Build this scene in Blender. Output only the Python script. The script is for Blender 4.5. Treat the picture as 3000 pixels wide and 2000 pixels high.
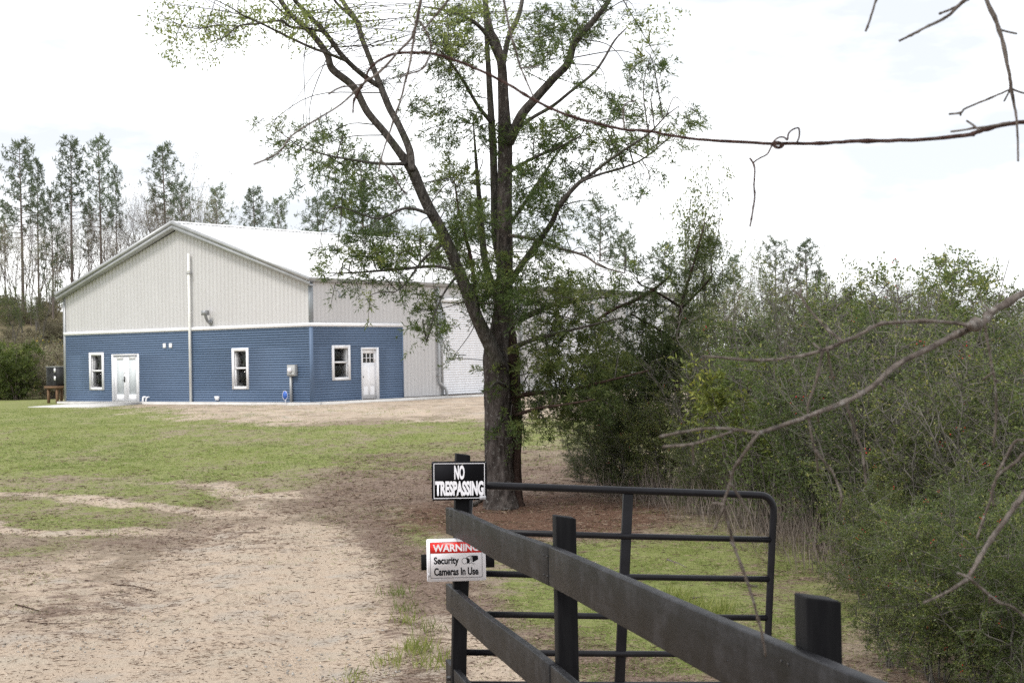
import bpy, math, random
import numpy as np
from mathutils import Matrix, Vector

for o in list(bpy.data.objects):
    bpy.data.objects.remove(o)
SC = bpy.context.scene
COL = SC.collection
R_ = math.radians
rng = np.random.default_rng(7)
random.seed(7)

# ------------------------------------------------------------------ camera
FPX, PITCH, ROLL = 4500.0, 0.0099, 0.01875
CAM = np.array([0.0, 0.0, 2.13])
_F = np.array([0, math.cos(PITCH), math.sin(PITCH)])
_U0 = np.array([0, -math.sin(PITCH), math.cos(PITCH)])
_R0 = np.array([1.0, 0, 0])
_R = _R0 * math.cos(ROLL) - _U0 * math.sin(ROLL)
_U = _U0 * math.cos(ROLL) + _R0 * math.sin(ROLL)
cd = bpy.data.cameras.new('camera')
cam = bpy.data.objects.new('camera', cd)
COL.objects.link(cam)
cam.matrix_world = Matrix(((_R[0], _U[0], -_F[0], CAM[0]), (_R[1], _U[1], -_F[1], CAM[1]),
                           (_R[2], _U[2], -_F[2], CAM[2]), (0, 0, 0, 1)))
cd.sensor_width = 36.0
cd.lens = FPX / 3000.0 * 36.0
cd.clip_start = 0.05
cd.clip_end = 3000
cd.dof.use_dof = True
cd.dof.focus_distance = 10.5
cd.dof.aperture_fstop = 11.0
SC.camera = cam

# ------------------------------------------------------------------ world and sun
SUN_DIR = Vector((-0.42, -0.36, 0.83)).normalized()      # towards the sun
w = bpy.data.worlds.new('World')
SC.world = w
w.use_nodes = True
nt = w.node_tree
nt.nodes.clear()
wo = nt.nodes.new('ShaderNodeOutputWorld')
bg = nt.nodes.new('ShaderNodeBackground')
bg.inputs['Strength'].default_value = 0.1
sky = nt.nodes.new('ShaderNodeTexSky')
sky.sky_type = 'NISHITA'
sky.sun_disc = False
sky.sun_elevation = math.asin(SUN_DIR.z)
sky.sun_rotation = math.atan2(SUN_DIR.x, SUN_DIR.y)
tc = nt.nodes.new('ShaderNodeTexCoord')
mp = nt.nodes.new('ShaderNodeMapping')
mp.inputs['Scale'].default_value = (1.0, 1.0, 3.2)
ns = nt.nodes.new('ShaderNodeTexNoise')
ns.inputs['Scale'].default_value = 3.1
ns.inputs['Detail'].default_value = 7
ns.inputs['Roughness'].default_value = 0.55
rp = nt.nodes.new('ShaderNodeValToRGB')
rp.color_ramp.elements[0].position = 0.40
rp.color_ramp.elements[0].color = (5.3, 5.45, 5.75, 1)
rp.color_ramp.elements[1].position = 0.60
rp.color_ramp.elements[1].color = (11.0, 11.0, 11.0, 1)
mx = nt.nodes.new('ShaderNodeMix')
mx.data_type = 'RGBA'
mx.inputs[0].default_value = 0.88
L = nt.links.new
L(tc.outputs['Generated'], mp.inputs['Vector'])
L(mp.outputs['Vector'], ns.inputs['Vector'])
L(ns.outputs['Fac'], rp.inputs['Fac'])
L(sky.outputs['Color'], mx.inputs[6])
L(rp.outputs['Color'], mx.inputs[7])
L(mx.outputs[2], bg.inputs['Color'])
L(bg.outputs['Background'], wo.inputs['Surface'])
sd = bpy.data.lights.new('sun', 'SUN')
sd.energy = 1.35
sd.angle = R_(15)
sd.color = (1.0, 0.95, 0.88)
so = bpy.data.objects.new('sun', sd)
COL.objects.link(so)
so.rotation_euler = SUN_DIR.to_track_quat('Z', 'Y').to_euler()
so.location = (-20, -10, 40)

vs = SC.view_settings
vs.view_transform = 'Standard'
vs.look = 'None'
vs.exposure = 0.88
vs.gamma = 1.0
vs.use_curve_mapping = False
SC.cycles.use_denoising = False
SC.cycles.max_bounces = 8
SC.cycles.diffuse_bounces = 4
SC.cycles.transmission_bounces = 6
SC.cycles.transparent_max_bounces = 8


# ------------------------------------------------------------------ helpers
def at(px, py, Y):
    """world point at depth Y on the sight line through photo pixel (px, py)"""
    d = _F + _R * (px - 1500) / FPX - _U * (py - 1000) / FPX
    return CAM + d * (Y / d[1])


def sm(a, b, x):
    t = np.clip((np.asarray(x, float) - a) / (b - a), 0, 1)
    return t * t * (3 - 2 * t)


_perm = np.random.default_rng(3).random((512, 512))


def vnoise(x, y):
    xi = np.floor(x).astype(int); yi = np.floor(y).astype(int)
    fx = x - xi; fy = y - yi
    fx = fx * fx * (3 - 2 * fx); fy = fy * fy * (3 - 2 * fy)
    g = lambda i, j: _perm[i % 512, j % 512]
    return (g(xi, yi) * (1 - fx) + g(xi + 1, yi) * fx) * (1 - fy) + (g(xi, yi + 1) * (1 - fx) + g(xi + 1, yi + 1) * fx) * fy


def fbm(x, y, o=4):
    x = np.asarray(x, float); y = np.asarray(y, float)
    s = 0; a = 0.5; t = 0
    for k in range(o):
        s = s + a * vnoise(x * 2 ** k + 17.3 * k, y * 2 ** k + 9.1 * k); t += a; a *= 0.5
    return s / t


def ground_z(x, y):
    x = np.asarray(x, float); y = np.asarray(y, float)
    z = np.where(y < 9, 0.042 * (9 - y), 0.40 * sm(6, 58, y) - 0.40 * sm(6, 58, 9))
    z = np.where(y < -8, 0.042 * 17, z)
    bank = 5.6 * sm(80, 112, y) * sm(-8, -24, x)
    back = 2.0 * sm(105, 150, y) * sm(-24, -8, x) * (1 - sm(5, 25, x))
    z = z + bank + back + 0.06 * (fbm(x * 0.35, y * 0.35, 2) - 0.5) * sm(8, 14, y) * (1 - sm(52, 56, y) * (1 - sm(90, 100, y)))
    return z


def gz(x, y):
    return float(ground_z(np.array([x]), np.array([y]))[0])


def mesh_np(name, V, faces, attr=None, smooth=False):
    """faces: list of (n,k) int arrays"""
    me = bpy.data.meshes.new(name)
    V = np.asarray(V, np.float32)
    me.vertices.add(len(V)); me.vertices.foreach_set('co', V.ravel())
    faces = [np.asarray(f, np.int32) for f in faces if len(f)]
    nl = sum(f.size for f in faces); npf = sum(len(f) for f in faces)
    me.loops.add(nl); me.polygons.add(npf)
    me.loops.foreach_set('vertex_index', np.concatenate([f.ravel() for f in faces]))
    tot = np.concatenate([np.full(len(f), f.shape[1], np.int32) for f in faces])
    st = np.concatenate([[0], np.cumsum(tot)[:-1]]).astype(np.int32)
    me.polygons.foreach_set('loop_start', st)
    me.polygons.foreach_set('loop_total', tot)
    if smooth:
        me.polygons.foreach_set('use_smooth', np.ones(npf, bool))
    for k, v in (attr or {}).items():
        a = me.attributes.new(k, 'FLOAT', 'POINT')
        a.data.foreach_set('value', np.asarray(v, np.float32))
    me.update(calc_edges=True)
    return me


class MB:
    def __init__(s):
        s.V = []; s.Q = []; s.T = []; s.N = []; s.n = 0

    def add(s, v, q=(), t=(), ng=()):
        v = np.asarray(v, float)
        s.V.append(v)
        if len(q): s.Q.append(np.asarray(q, int) + s.n)
        if len(t): s.T.append(np.asarray(t, int) + s.n)
        for g in ng: s.N.append(np.asarray([g], int) + s.n)
        s.n += len(v)
        return s

    def box(s, c, d, m=None):
        c = np.asarray(c, float); h = np.asarray(d, float) / 2
        v = np.array([[x, y, z] for x in (-1, 1) for y in (-1, 1) for z in (-1, 1)], float) * h
        if m is not None: v = v @ np.asarray(m, float).T
        return s.add(v + c, [[0, 1, 3, 2], [4, 6, 7, 5], [0, 4, 5, 1], [2, 3, 7, 6], [0, 2, 6, 4], [1, 5, 7, 3]])

    def bx(s, x0, x1, y0, y1, z0, z1):
        return s.box(((x0 + x1) / 2, (y0 + y1) / 2, (z0 + z1) / 2), (abs(x1 - x0), abs(y1 - y0), abs(z1 - z0)))

    def prism(s, poly, axis, a0, a1):
        """2D polygon extruded along an axis (0,1,2)"""
        n = len(poly); v = []
        for a in (a0, a1):
            for p in poly:
                q = list(p); q.insert(axis, a); v.append(q)
        q = [[i, (i + 1) % n, n + (i + 1) % n, n + i] for i in range(n)]
        return s.add(v, q, ng=[list(range(n))[::-1], list(range(n, 2 * n))])

    def tube(s, pts, rad, k=6, cap=True, noise=None):
        P = np.asarray(pts, float); n = len(P)
        r = np.broadcast_to(np.asarray(rad, float), (n,))
        T = np.gradient(P, axis=0)
        T /= np.linalg.norm(T, axis=1, keepdims=True) + 1e-12
        ref = np.array([0.0, 0, 1]) if abs(T[0][2]) < 0.9 else np.array([1.0, 0, 0])
        nrm = np.cross(T[0], ref); nrm /= np.linalg.norm(nrm)
        N = np.zeros_like(P)
        for i in range(n):
            nrm = nrm - T[i] * (nrm @ T[i]); nrm /= np.linalg.norm(nrm) + 1e-12
            N[i] = nrm
        B = np.cross(T, N)
        a = np.arange(k) * 2 * math.pi / k
        rr = np.repeat(r[:, None], k, 1)
        if noise is not None: rr = rr * noise(n, k)
        V = P[:, None, :] + rr[:, :, None] * (np.cos(a)[None, :, None] * N[:, None, :] + np.sin(a)[None, :, None] * B[:, None, :])
        i = np.arange(n - 1)[:, None] * k; j = np.arange(k)[None, :]
        q = np.stack([i + j, i + (j + 1) % k, i + k + (j + 1) % k, i + k + j], -1).reshape(-1, 4)
        ng = []
        if cap: ng = [list(range(k))[::-1], list(range((n - 1) * k, n * k))]
        return s.add(V.reshape(-1, 3), q, ng=ng)

    def mesh(s, name, smooth=False):
        V = np.concatenate(s.V)
        fs = []
        if s.Q: fs.append(np.concatenate(s.Q))
        if s.T: fs.append(np.concatenate(s.T))
        fs += s.N
        return mesh_np(name, V, fs, smooth=smooth)


def obj(name, me, mat=None, parent=None, **props):
    if isinstance(me, MB): me = me.mesh(name)
    o = bpy.data.objects.new(name, me)
    COL.objects.link(o)
    if mat is not None and me is not None and not me.materials: me.materials.append(mat)
    if parent is not None: o.parent = parent
    for k, v in props.items(): o[k] = v
    return o


def smooth(o):
    o.data.polygons.foreach_set('use_smooth', np.ones(len(o.data.polygons), bool))
    return o


def thing(name, label, cat, loc=(0, 0, 0), rz=0.0, group=None):
    o = bpy.data.objects.new(name, None)
    COL.objects.link(o)
    o.empty_display_size = 0.2
    o.location = loc; o.rotation_euler = (0, 0, rz)
    o['label'] = label; o['category'] = cat
    if group: o['group'] = group
    return o


def dup(root, loc, rz, sc=1.0, label=None, group=None, tilt=0.0):
    r = root.copy(); COL.objects.link(r)
    r.location = loc; r.rotation_euler = (tilt, 0, rz); r.scale = (sc, sc, sc) if not hasattr(sc, '__len__') else sc
    if label: r['label'] = label
    if group: r['group'] = group
    for ch in list(root.children):
        c = ch.copy(); COL.objects.link(c); c.parent = r
    return r


def bevel(o, wd=0.004, seg=2):
    m = o.modifiers.new('bevel', 'BEVEL'); m.width = wd; m.segments = seg; m.limit_method = 'ANGLE'
    return o


def spline(P, per=6):
    """Catmull-Rom through rows of P (any columns)"""
    P = np.asarray(P, float)
    Q = np.vstack([2 * P[0] - P[1], P, 2 * P[-1] - P[-2]])
    out = []
    for i in range(1, len(Q) - 2):
        t = np.linspace(0, 1, per, endpoint=False)[:, None]
        a, b, c, d = Q[i - 1], Q[i], Q[i + 1], Q[i + 2]
        out.append(0.5 * (2 * b + (c - a) * t + (2 * a - 5 * b + 4 * c - d) * t * t + (3 * b - a - 3 * c + d) * t ** 3))
    out.append(P[-1:])
    return np.vstack(out)


# ------------------------------------------------------------------ materials
def newmat(name):
    m = bpy.data.materials.new(name); m.use_nodes = True
    n = m.node_tree.nodes; b = n['Principled BSDF']
    return m, m.node_tree, b


def noise_node(t, scale, detail=4, rough=0.55, vec=None, stretch=None):
    n = t.nodes.new('ShaderNodeTexNoise')
    n.inputs['Scale'].default_value = scale; n.inputs['Detail'].default_value = detail; n.inputs['Roughness'].default_value = rough
    c = t.nodes.new('ShaderNodeTexCoord')
    src = c.outputs['Object'] if vec is None else vec
    if stretch:
        mpn = t.nodes.new('ShaderNodeMapping'); mpn.inputs['Scale'].default_value = stretch
        t.links.new(src, mpn.inputs['Vector']); src = mpn.outputs['Vector']
    t.links.new(src, n.inputs['Vector'])
    return n


def ramp(t, fac, stops):
    r = t.nodes.new('ShaderNodeValToRGB')
    el = r.color_ramp.elements
    while len(el) < len(stops): el.new(0.5)
    for e, (p, c) in zip(el, stops):
        e.position = p; e.color = (*c, 1)
    t.links.new(fac, r.inputs['Fac'])
    return r


def mixc(t, fac, a, b):
    m = t.nodes.new('ShaderNodeMix'); m.data_type = 'RGBA'
    for sock, v in ((0, fac), (6, a), (7, b)):
        if isinstance(v, (int, float)): m.inputs[sock].default_value = v
        elif isinstance(v, tuple): m.inputs[sock].default_value = (*v, 1)
        else: t.links.new(v, m.inputs[sock])
    return m.outputs[2]


def bump(t, b, h, strength=0.3, dist=0.01):
    n = t.nodes.new('ShaderNodeBump'); n.inputs['Strength'].default_value = strength; n.inputs['Distance'].default_value = dist
    t.links.new(h, n.inputs['Height']); t.links.new(n.outputs['Normal'], b.inputs['Normal'])


def M(name, c1, c2=None, scale=6, rough=0.6, stretch=None, metal=0.0, bmp=0.0, detail=4, dist=0.01, lo=0.35, hi=0.65, spec=0.5, world=False):
    m, t, b = newmat(name)
    b.inputs['Roughness'].default_value = rough
    b.inputs['Metallic'].default_value = metal
    b.inputs['Specular IOR Level'].default_value = spec
    if c2 is None: c2 = tuple(v * 0.85 for v in c1)
    vec = None
    if world:
        g = t.nodes.new('ShaderNodeNewGeometry'); vec = g.outputs['Position']
    n = noise_node(t, scale, detail, stretch=stretch, vec=vec)
    r = ramp(t, n.outputs['Fac'], [(lo, c1), (hi, c2)])
    t.links.new(r.outputs['Color'], b.inputs['Base Color'])
    if bmp: bump(t, b, n.outputs['Fac'], bmp, dist)
    return m


def leafmat(name, stops, rough=0.55, trans=0.3):
    m, t, b = newmat(name)
    a = t.nodes.new('ShaderNodeAttribute'); a.attribute_name = 'v'
    oi = t.nodes.new('ShaderNodeObjectInfo')
    r = ramp(t, a.outputs['Fac'], stops)
    hs = t.nodes.new('ShaderNodeHueSaturation')
    mr = t.nodes.new('ShaderNodeMapRange'); mr.inputs['To Min'].default_value = 0.72; mr.inputs['To Max'].default_value = 1.30
    t.links.new(oi.outputs['Random'], mr.inputs['Value'])
    t.links.new(mr.outputs['Result'], hs.inputs['Value'])
    t.links.new(r.outputs['Color'], hs.inputs['Color'])
    hm = t.nodes.new('ShaderNodeMapRange'); hm.inputs['To Min'].default_value = 0.485; hm.inputs['To Max'].default_value = 0.508
    fr_ = t.nodes.new('ShaderNodeMath'); fr_.operation = 'FRACT'; ml_ = t.nodes.new('ShaderNodeMath'); ml_.operation = 'MULTIPLY'; ml_.inputs[1].default_value = 7.31
    t.links.new(oi.outputs['Random'], ml_.inputs[0]); t.links.new(ml_.outputs[0], fr_.inputs[0]); t.links.new(fr_.outputs[0], hm.inputs['Value'])
    t.links.new(hm.outputs['Result'], hs.inputs['Hue'])
    b.inputs['Roughness'].default_value = rough
    b.inputs['Specular IOR Level'].default_value = 0.35
    t.links.new(hs.outputs['Color'], b.inputs['Base Color'])
    tr = t.nodes.new('ShaderNodeBsdfTranslucent')
    t.links.new(hs.outputs['Color'], tr.inputs['Color'])
    ms = t.nodes.new('ShaderNodeMixShader'); ms.inputs[0].default_value = trans
    t.links.new(b.outputs[0], ms.inputs[1]); t.links.new(tr.outputs[0], ms.inputs[2])
    t.links.new(ms.outputs[0], t.nodes['Material Output'].inputs['Surface'])
    return m


mt = {}
mt['wall'] = M('grey_ribbed_steel', (0.560, 0.554, 0.556), (0.538, 0.531, 0.532), 1.2, 0.5, stretch=(1, 1, 0.3), detail=3)
mt['trim'] = M('galvanised_trim', (0.42, 0.43, 0.44), (0.36, 0.37, 0.38), 3, 0.4, metal=0.25)
mt['corner'] = M('blue_grey_trim', (0.30, 0.33, 0.36), None, 3, 0.45)
mt['roof'] = M('white_steel_roof', (0.80, 0.80, 0.80), (0.74, 0.75, 0.76), 0.6, 0.4)
mt['siding'] = M('blue_vinyl_siding', (0.104, 0.162, 0.265), (0.094, 0.148, 0.245), 2.2, 0.55, stretch=(0.3, 0.3, 6), bmp=0.05, dist=0.002)
mt['white'] = M('white_paint', (0.88, 0.88, 0.90), (0.84, 0.84, 0.86), 5, 0.45)
mt['cream'] = M('cream_pipe', (0.86, 0.86, 0.83), (0.80, 0.80, 0.77), 2, 0.4)
mt['curtain'] = M('white_roll_curtain', (0.84, 0.85, 0.88), (0.79, 0.80, 0.83), 3, 0.4)
mt['concrete'] = M('pale_concrete', (0.60, 0.59, 0.57), (0.50, 0.49, 0.47), 3, 0.85, bmp=0.15, detail=8)
mt['meter'] = M('meter_grey', (0.44, 0.45, 0.45), None, 4, 0.45, metal=0.2)
mt['zinc'] = M('weathered_zinc', (0.25, 0.26, 0.27), (0.34, 0.35, 0.36), 8, 0.45, metal=0.4)
mt['acblack'] = M('black_grille', (0.022, 0.023, 0.025), (0.04, 0.041, 0.043), 10, 0.5)
mt['wood'] = M('raw_timber', (0.20, 0.115, 0.06), (0.13, 0.075, 0.04), 6, 0.8, stretch=(8, 8, 1))
mt['dark'] = M('dark_metal', (0.02, 0.02, 0.022), (0.03, 0.03, 0.032), 10, 0.4, metal=0.5)
mt['interior'] = M('interior_board', (0.06, 0.06, 0.056), None, 2, 0.8)
mt['blind'] = M('frosted_glass', (0.62, 0.66, 0.68), (0.58, 0.62, 0.64), 1.5, 0.5)
mt['blackpaint'] = M('black_fence_paint', (0.005, 0.005, 0.006), (0.009, 0.009, 0.010), 9, 0.62, stretch=(6, 6, 0.6), bmp=0.25, dist=0.003, spec=0.08)
mt['gate'] = M('black_gate_enamel', (0.006, 0.006, 0.008), (0.010, 0.010, 0.013), 12, 0.40, bmp=0.03, dist=0.002, spec=0.22)
mt['signblack'] = M('sign_black', (0.007, 0.007, 0.009), None, 8, 0.6, spec=0.1)
mt['signwhite'] = M('sign_white', (0.82, 0.82, 0.86), (0.79, 0.79, 0.84), 8, 0.35)
mt['signred'] = M('sign_red', (0.70, 0.025, 0.020), (0.64, 0.02, 0.018), 8, 0.35)
mt['signblue'] = M('sign_blue', (0.035, 0.13, 0.52), None, 8, 0.35)
mt['sticker'] = M('grey_sticker', (0.52, 0.52, 0.55), (0.36, 0.36, 0.39), 60, 0.5)
mt['screw'] = M('screw_zinc', (0.30, 0.28, 0.22), None, 20, 0.4, metal=0.7)


def board_mat():
    """weathered black paint: grey rubbed face with streaks, nail stains and pale scuffs"""
    m, t, b = newmat('weathered_black_board')
    n1 = noise_node(t, 5.5, 7, 0.7)
    n2 = noise_node(t, 13.0, 5, 0.65, stretch=(1, 1, 0.45))
    n3 = noise_node(t, 60, 3, 0.6, stretch=(0.15, 0.15, 1))
    c1 = ramp(t, n1.outputs['Fac'], [(0.38, (0.003, 0.003, 0.0035)), (0.5, (0.0085, 0.0086, 0.0105)), (0.62, (0.020, 0.0202, 0.0235))])
    c2 = ramp(t, n2.outputs['Fac'], [(0.30, (0.35, 0.35, 0.36)), (0.55, (1, 1, 1))])
    mm = t.nodes.new('ShaderNodeMix'); mm.data_type = 'RGBA'; mm.blend_type = 'MULTIPLY'; mm.inputs[0].default_value = 0.75
    t.links.new(c1.outputs['Color'], mm.inputs[6]); t.links.new(c2.outputs['Color'], mm.inputs[7])
    n4 = noise_node(t, 26, 4, 0.5)
    sc = ramp(t, n4.outputs['Fac'], [(0.74, (0, 0, 0)), (0.80, (1, 1, 1))])
    col = mixc(t, sc.outputs['Color'], mm.outputs[2], (0.07, 0.068, 0.068))
    n5 = noise_node(t, 30, 5, 0.7, stretch=(1, 0.05, 1.2))
    gr = ramp(t, n5.outputs['Fac'], [(0.34, (0.30, 0.30, 0.31)), (0.50, (1, 1, 1)), (0.72, (1.7, 1.7, 1.72))])
    m5 = t.nodes.new('ShaderNodeMix'); m5.data_type = 'RGBA'; m5.blend_type = 'MULTIPLY'; m5.inputs[0].default_value = 0.8
    t.links.new(col, m5.inputs[6]); t.links.new(gr.outputs['Color'], m5.inputs[7])
    t.links.new(m5.outputs[2], b.inputs['Base Color'])
    b.inputs['Specular IOR Level'].default_value = 0.14
    b.inputs['Roughness'].default_value = 0.5
    bump(t, b, n3.outputs['Fac'], 0.35, 0.003)
    return m


mt['board'] = board_mat()


def glass_mat():
    m, t, b = newmat('window_glass')
    t.nodes.remove(b)
    tr = t.nodes.new('ShaderNodeBsdfTransparent'); tr.inputs['Color'].default_value = (0.45, 0.48, 0.46, 1)
    gl = t.nodes.new('ShaderNodeBsdfGlossy'); gl.inputs['Roughness'].default_value = 0.03
    fr = t.nodes.new('ShaderNodeFresnel'); fr.inputs['IOR'].default_value = 1.3
    ms = t.nodes.new('ShaderNodeMixShader')
    t.links.new(fr.outputs[0], ms.inputs[0]); t.links.new(tr.outputs[0], ms.inputs[1]); t.links.new(gl.outputs[0], ms.inputs[2])
    t.links.new(ms.outputs[0], t.nodes['Material Output'].inputs['Surface'])
    return m


mt['glass'] = glass_mat()


def bark_mat(name, c_dark, c_mid, c_light, lichen, scale=1.0, moss=None):
    m, t, b = newmat(name)
    n1 = noise_node(t, 14 * scale, 6, 0.65, stretch=(1, 1, 0.22))
    v = t.nodes.new('ShaderNodeTexVoronoi'); v.inputs['Scale'].default_value = 16 * scale
    tcn = t.nodes.new('ShaderNodeTexCoord'); mpn = t.nodes.new('ShaderNodeMapping'); mpn.inputs['Scale'].default_value = (1, 1, 0.32)
    t.links.new(tcn.outputs['Object'], mpn.inputs['Vector']); t.links.new(mpn.outputs['Vector'], v.inputs['Vector'])
    r = ramp(t, n1.outputs['Fac'], [(0.30, c_dark), (0.50, c_mid), (0.70, c_light)])
    n2 = noise_node(t, 22 * scale, 5, 0.6)
    li = ramp(t, n2.outputs['Fac'], [(0.58, (0, 0, 0)), (0.68, (0.8, 0.8, 0.8))])
    col = mixc(t, li.outputs['Color'], r.outputs['Color'], lichen)
    n3 = noise_node(t, 1.7 * scale, 3, 0.5)
    if moss:
        mo = ramp(t, n3.outputs['Fac'], [(0.55, (0, 0, 0)), (0.70, (0.6, 0.6, 0.6))])
        col = mixc(t, mo.outputs['Color'], col, moss)
    t.links.new(col, b.inputs['Base Color'])
    b.inputs['Roughness'].default_value = 0.9
    b.inputs['Specular IOR Level'].default_value = 0.15
    ad = t.nodes.new('ShaderNodeMath'); ad.operation = 'ADD'
    t.links.new(n1.outputs['Fac'], ad.inputs[0]); t.links.new(v.outputs['Distance'], ad.inputs[1])
    bump(t, b, ad.outputs[0], 1.0, 0.035)
    return m


mt['bark'] = bark_mat('grey_flaky_bark', (0.024, 0.019, 0.017), (0.072, 0.060, 0.054), (0.140, 0.120, 0.110), (0.25, 0.24, 0.225))
mt['bark2'] = bark_mat('dark_red_bark', (0.018, 0.011, 0.009), (0.048, 0.030, 0.024), (0.085, 0.055, 0.045), (0.11, 0.09, 0.08))
mt['limb'] = bark_mat('mossy_limb_bark', (0.032, 0.029, 0.026), (0.085, 0.076, 0.068), (0.15, 0.138, 0.126), (0.17, 0.17, 0.15), 1.6, moss=(0.045, 0.055, 0.022))
mt['twig'] = bark_mat('lichened_twig', (0.085, 0.068, 0.058), (0.185, 0.155, 0.136), (0.28, 0.25, 0.225), (0.36, 0.35, 0.33), 3.5)
mt['vine'] = bark_mat('red_brown_vine', (0.040, 0.020, 0.016), (0.085, 0.048, 0.040), (0.14, 0.095, 0.085), (0.16, 0.12, 0.11), 3.5)
mt['pinebark'] = M('pine_bark', (0.19, 0.155, 0.135), (0.11, 0.09, 0.08), 5, 0.9, stretch=(1, 1, 0.3))
mt['greystem'] = M('grey_stem', (0.165, 0.150, 0.130), (0.09, 0.082, 0.07), 7, 0.9)
mt['brownstem'] = M('brown_dry_stem', (0.17, 0.14, 0.12), (0.10, 0.08, 0.07), 7, 0.9)
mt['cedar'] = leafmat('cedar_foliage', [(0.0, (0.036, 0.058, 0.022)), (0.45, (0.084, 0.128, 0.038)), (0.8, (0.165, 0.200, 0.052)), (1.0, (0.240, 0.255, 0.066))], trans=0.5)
mt['cedar2'] = leafmat('deep_cedar_foliage', [(0.0, (0.048, 0.074, 0.028)), (0.5, (0.100, 0.148, 0.046)), (1.0, (0.195, 0.240, 0.066))], trans=0.52)
mt['spring'] = leafmat('young_spring_leaves', [(0.0, (0.16, 0.22, 0.06)), (1.0, (0.30, 0.36, 0.11))], trans=0.55)
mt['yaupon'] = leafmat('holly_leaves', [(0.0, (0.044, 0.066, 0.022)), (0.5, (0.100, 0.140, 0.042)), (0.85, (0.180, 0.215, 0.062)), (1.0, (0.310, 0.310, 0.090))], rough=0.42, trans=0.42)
mt['yellowgreen'] = leafmat('pale_new_leaves', [(0.0, (0.085, 0.12, 0.030)), (0.6, (0.16, 0.21, 0.045)), (1.0, (0.32, 0.33, 0.06))], trans=0.35)
mt['needles'] = leafmat('pine_needles', [(0.0, (0.075, 0.105, 0.062)), (0.6, (0.125, 0.165, 0.095)), (1.0, (0.185, 0.215, 0.125))], trans=0.45)
mt['drab'] = leafmat('drab_brush_leaves', [(0.0, (0.22, 0.175, 0.13)), (0.5, (0.205, 0.195, 0.115)), (1.0, (0.25, 0.255, 0.125))], trans=0.3)
mt['berry'] = M('red_berry', (0.42, 0.02, 0.015), None, 20, 0.35)
mt['flower'] = M('yellow_flower', (0.72, 0.52, 0.04), None, 20, 0.6)
mt['grass'] = leafmat('lawn_grass', [(0.0, (0.120, 0.165, 0.040)), (0.5, (0.190, 0.240, 0.062)), (1.0, (0.300, 0.325, 0.105))], trans=0.5)
mt['drygrass'] = leafmat('dry_grass', [(0.0, (0.20, 0.155, 0.095)), (1.0, (0.38, 0.32, 0.21))], trans=0.25)
mt['litter'] = leafmat('bark_and_straw_litter', [(0.0, (0.050, 0.032, 0.023)), (0.55, (0.125, 0.085, 0.060)), (1.0, (0.27, 0.21, 0.155))], rough=0.9, trans=0.05)
mt['weed'] = leafmat('dry_weed_stem', [(0.0, (0.13, 0.10, 0.085)), (1.0, (0.30, 0.255, 0.22))], rough=0.9, trans=0.1)
mt['stone'] = leafmat('pale_gravel', [(0.0, (0.24, 0.22, 0.19)), (1.0, (0.52, 0.50, 0.46))], rough=0.9, trans=0.0)


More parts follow.
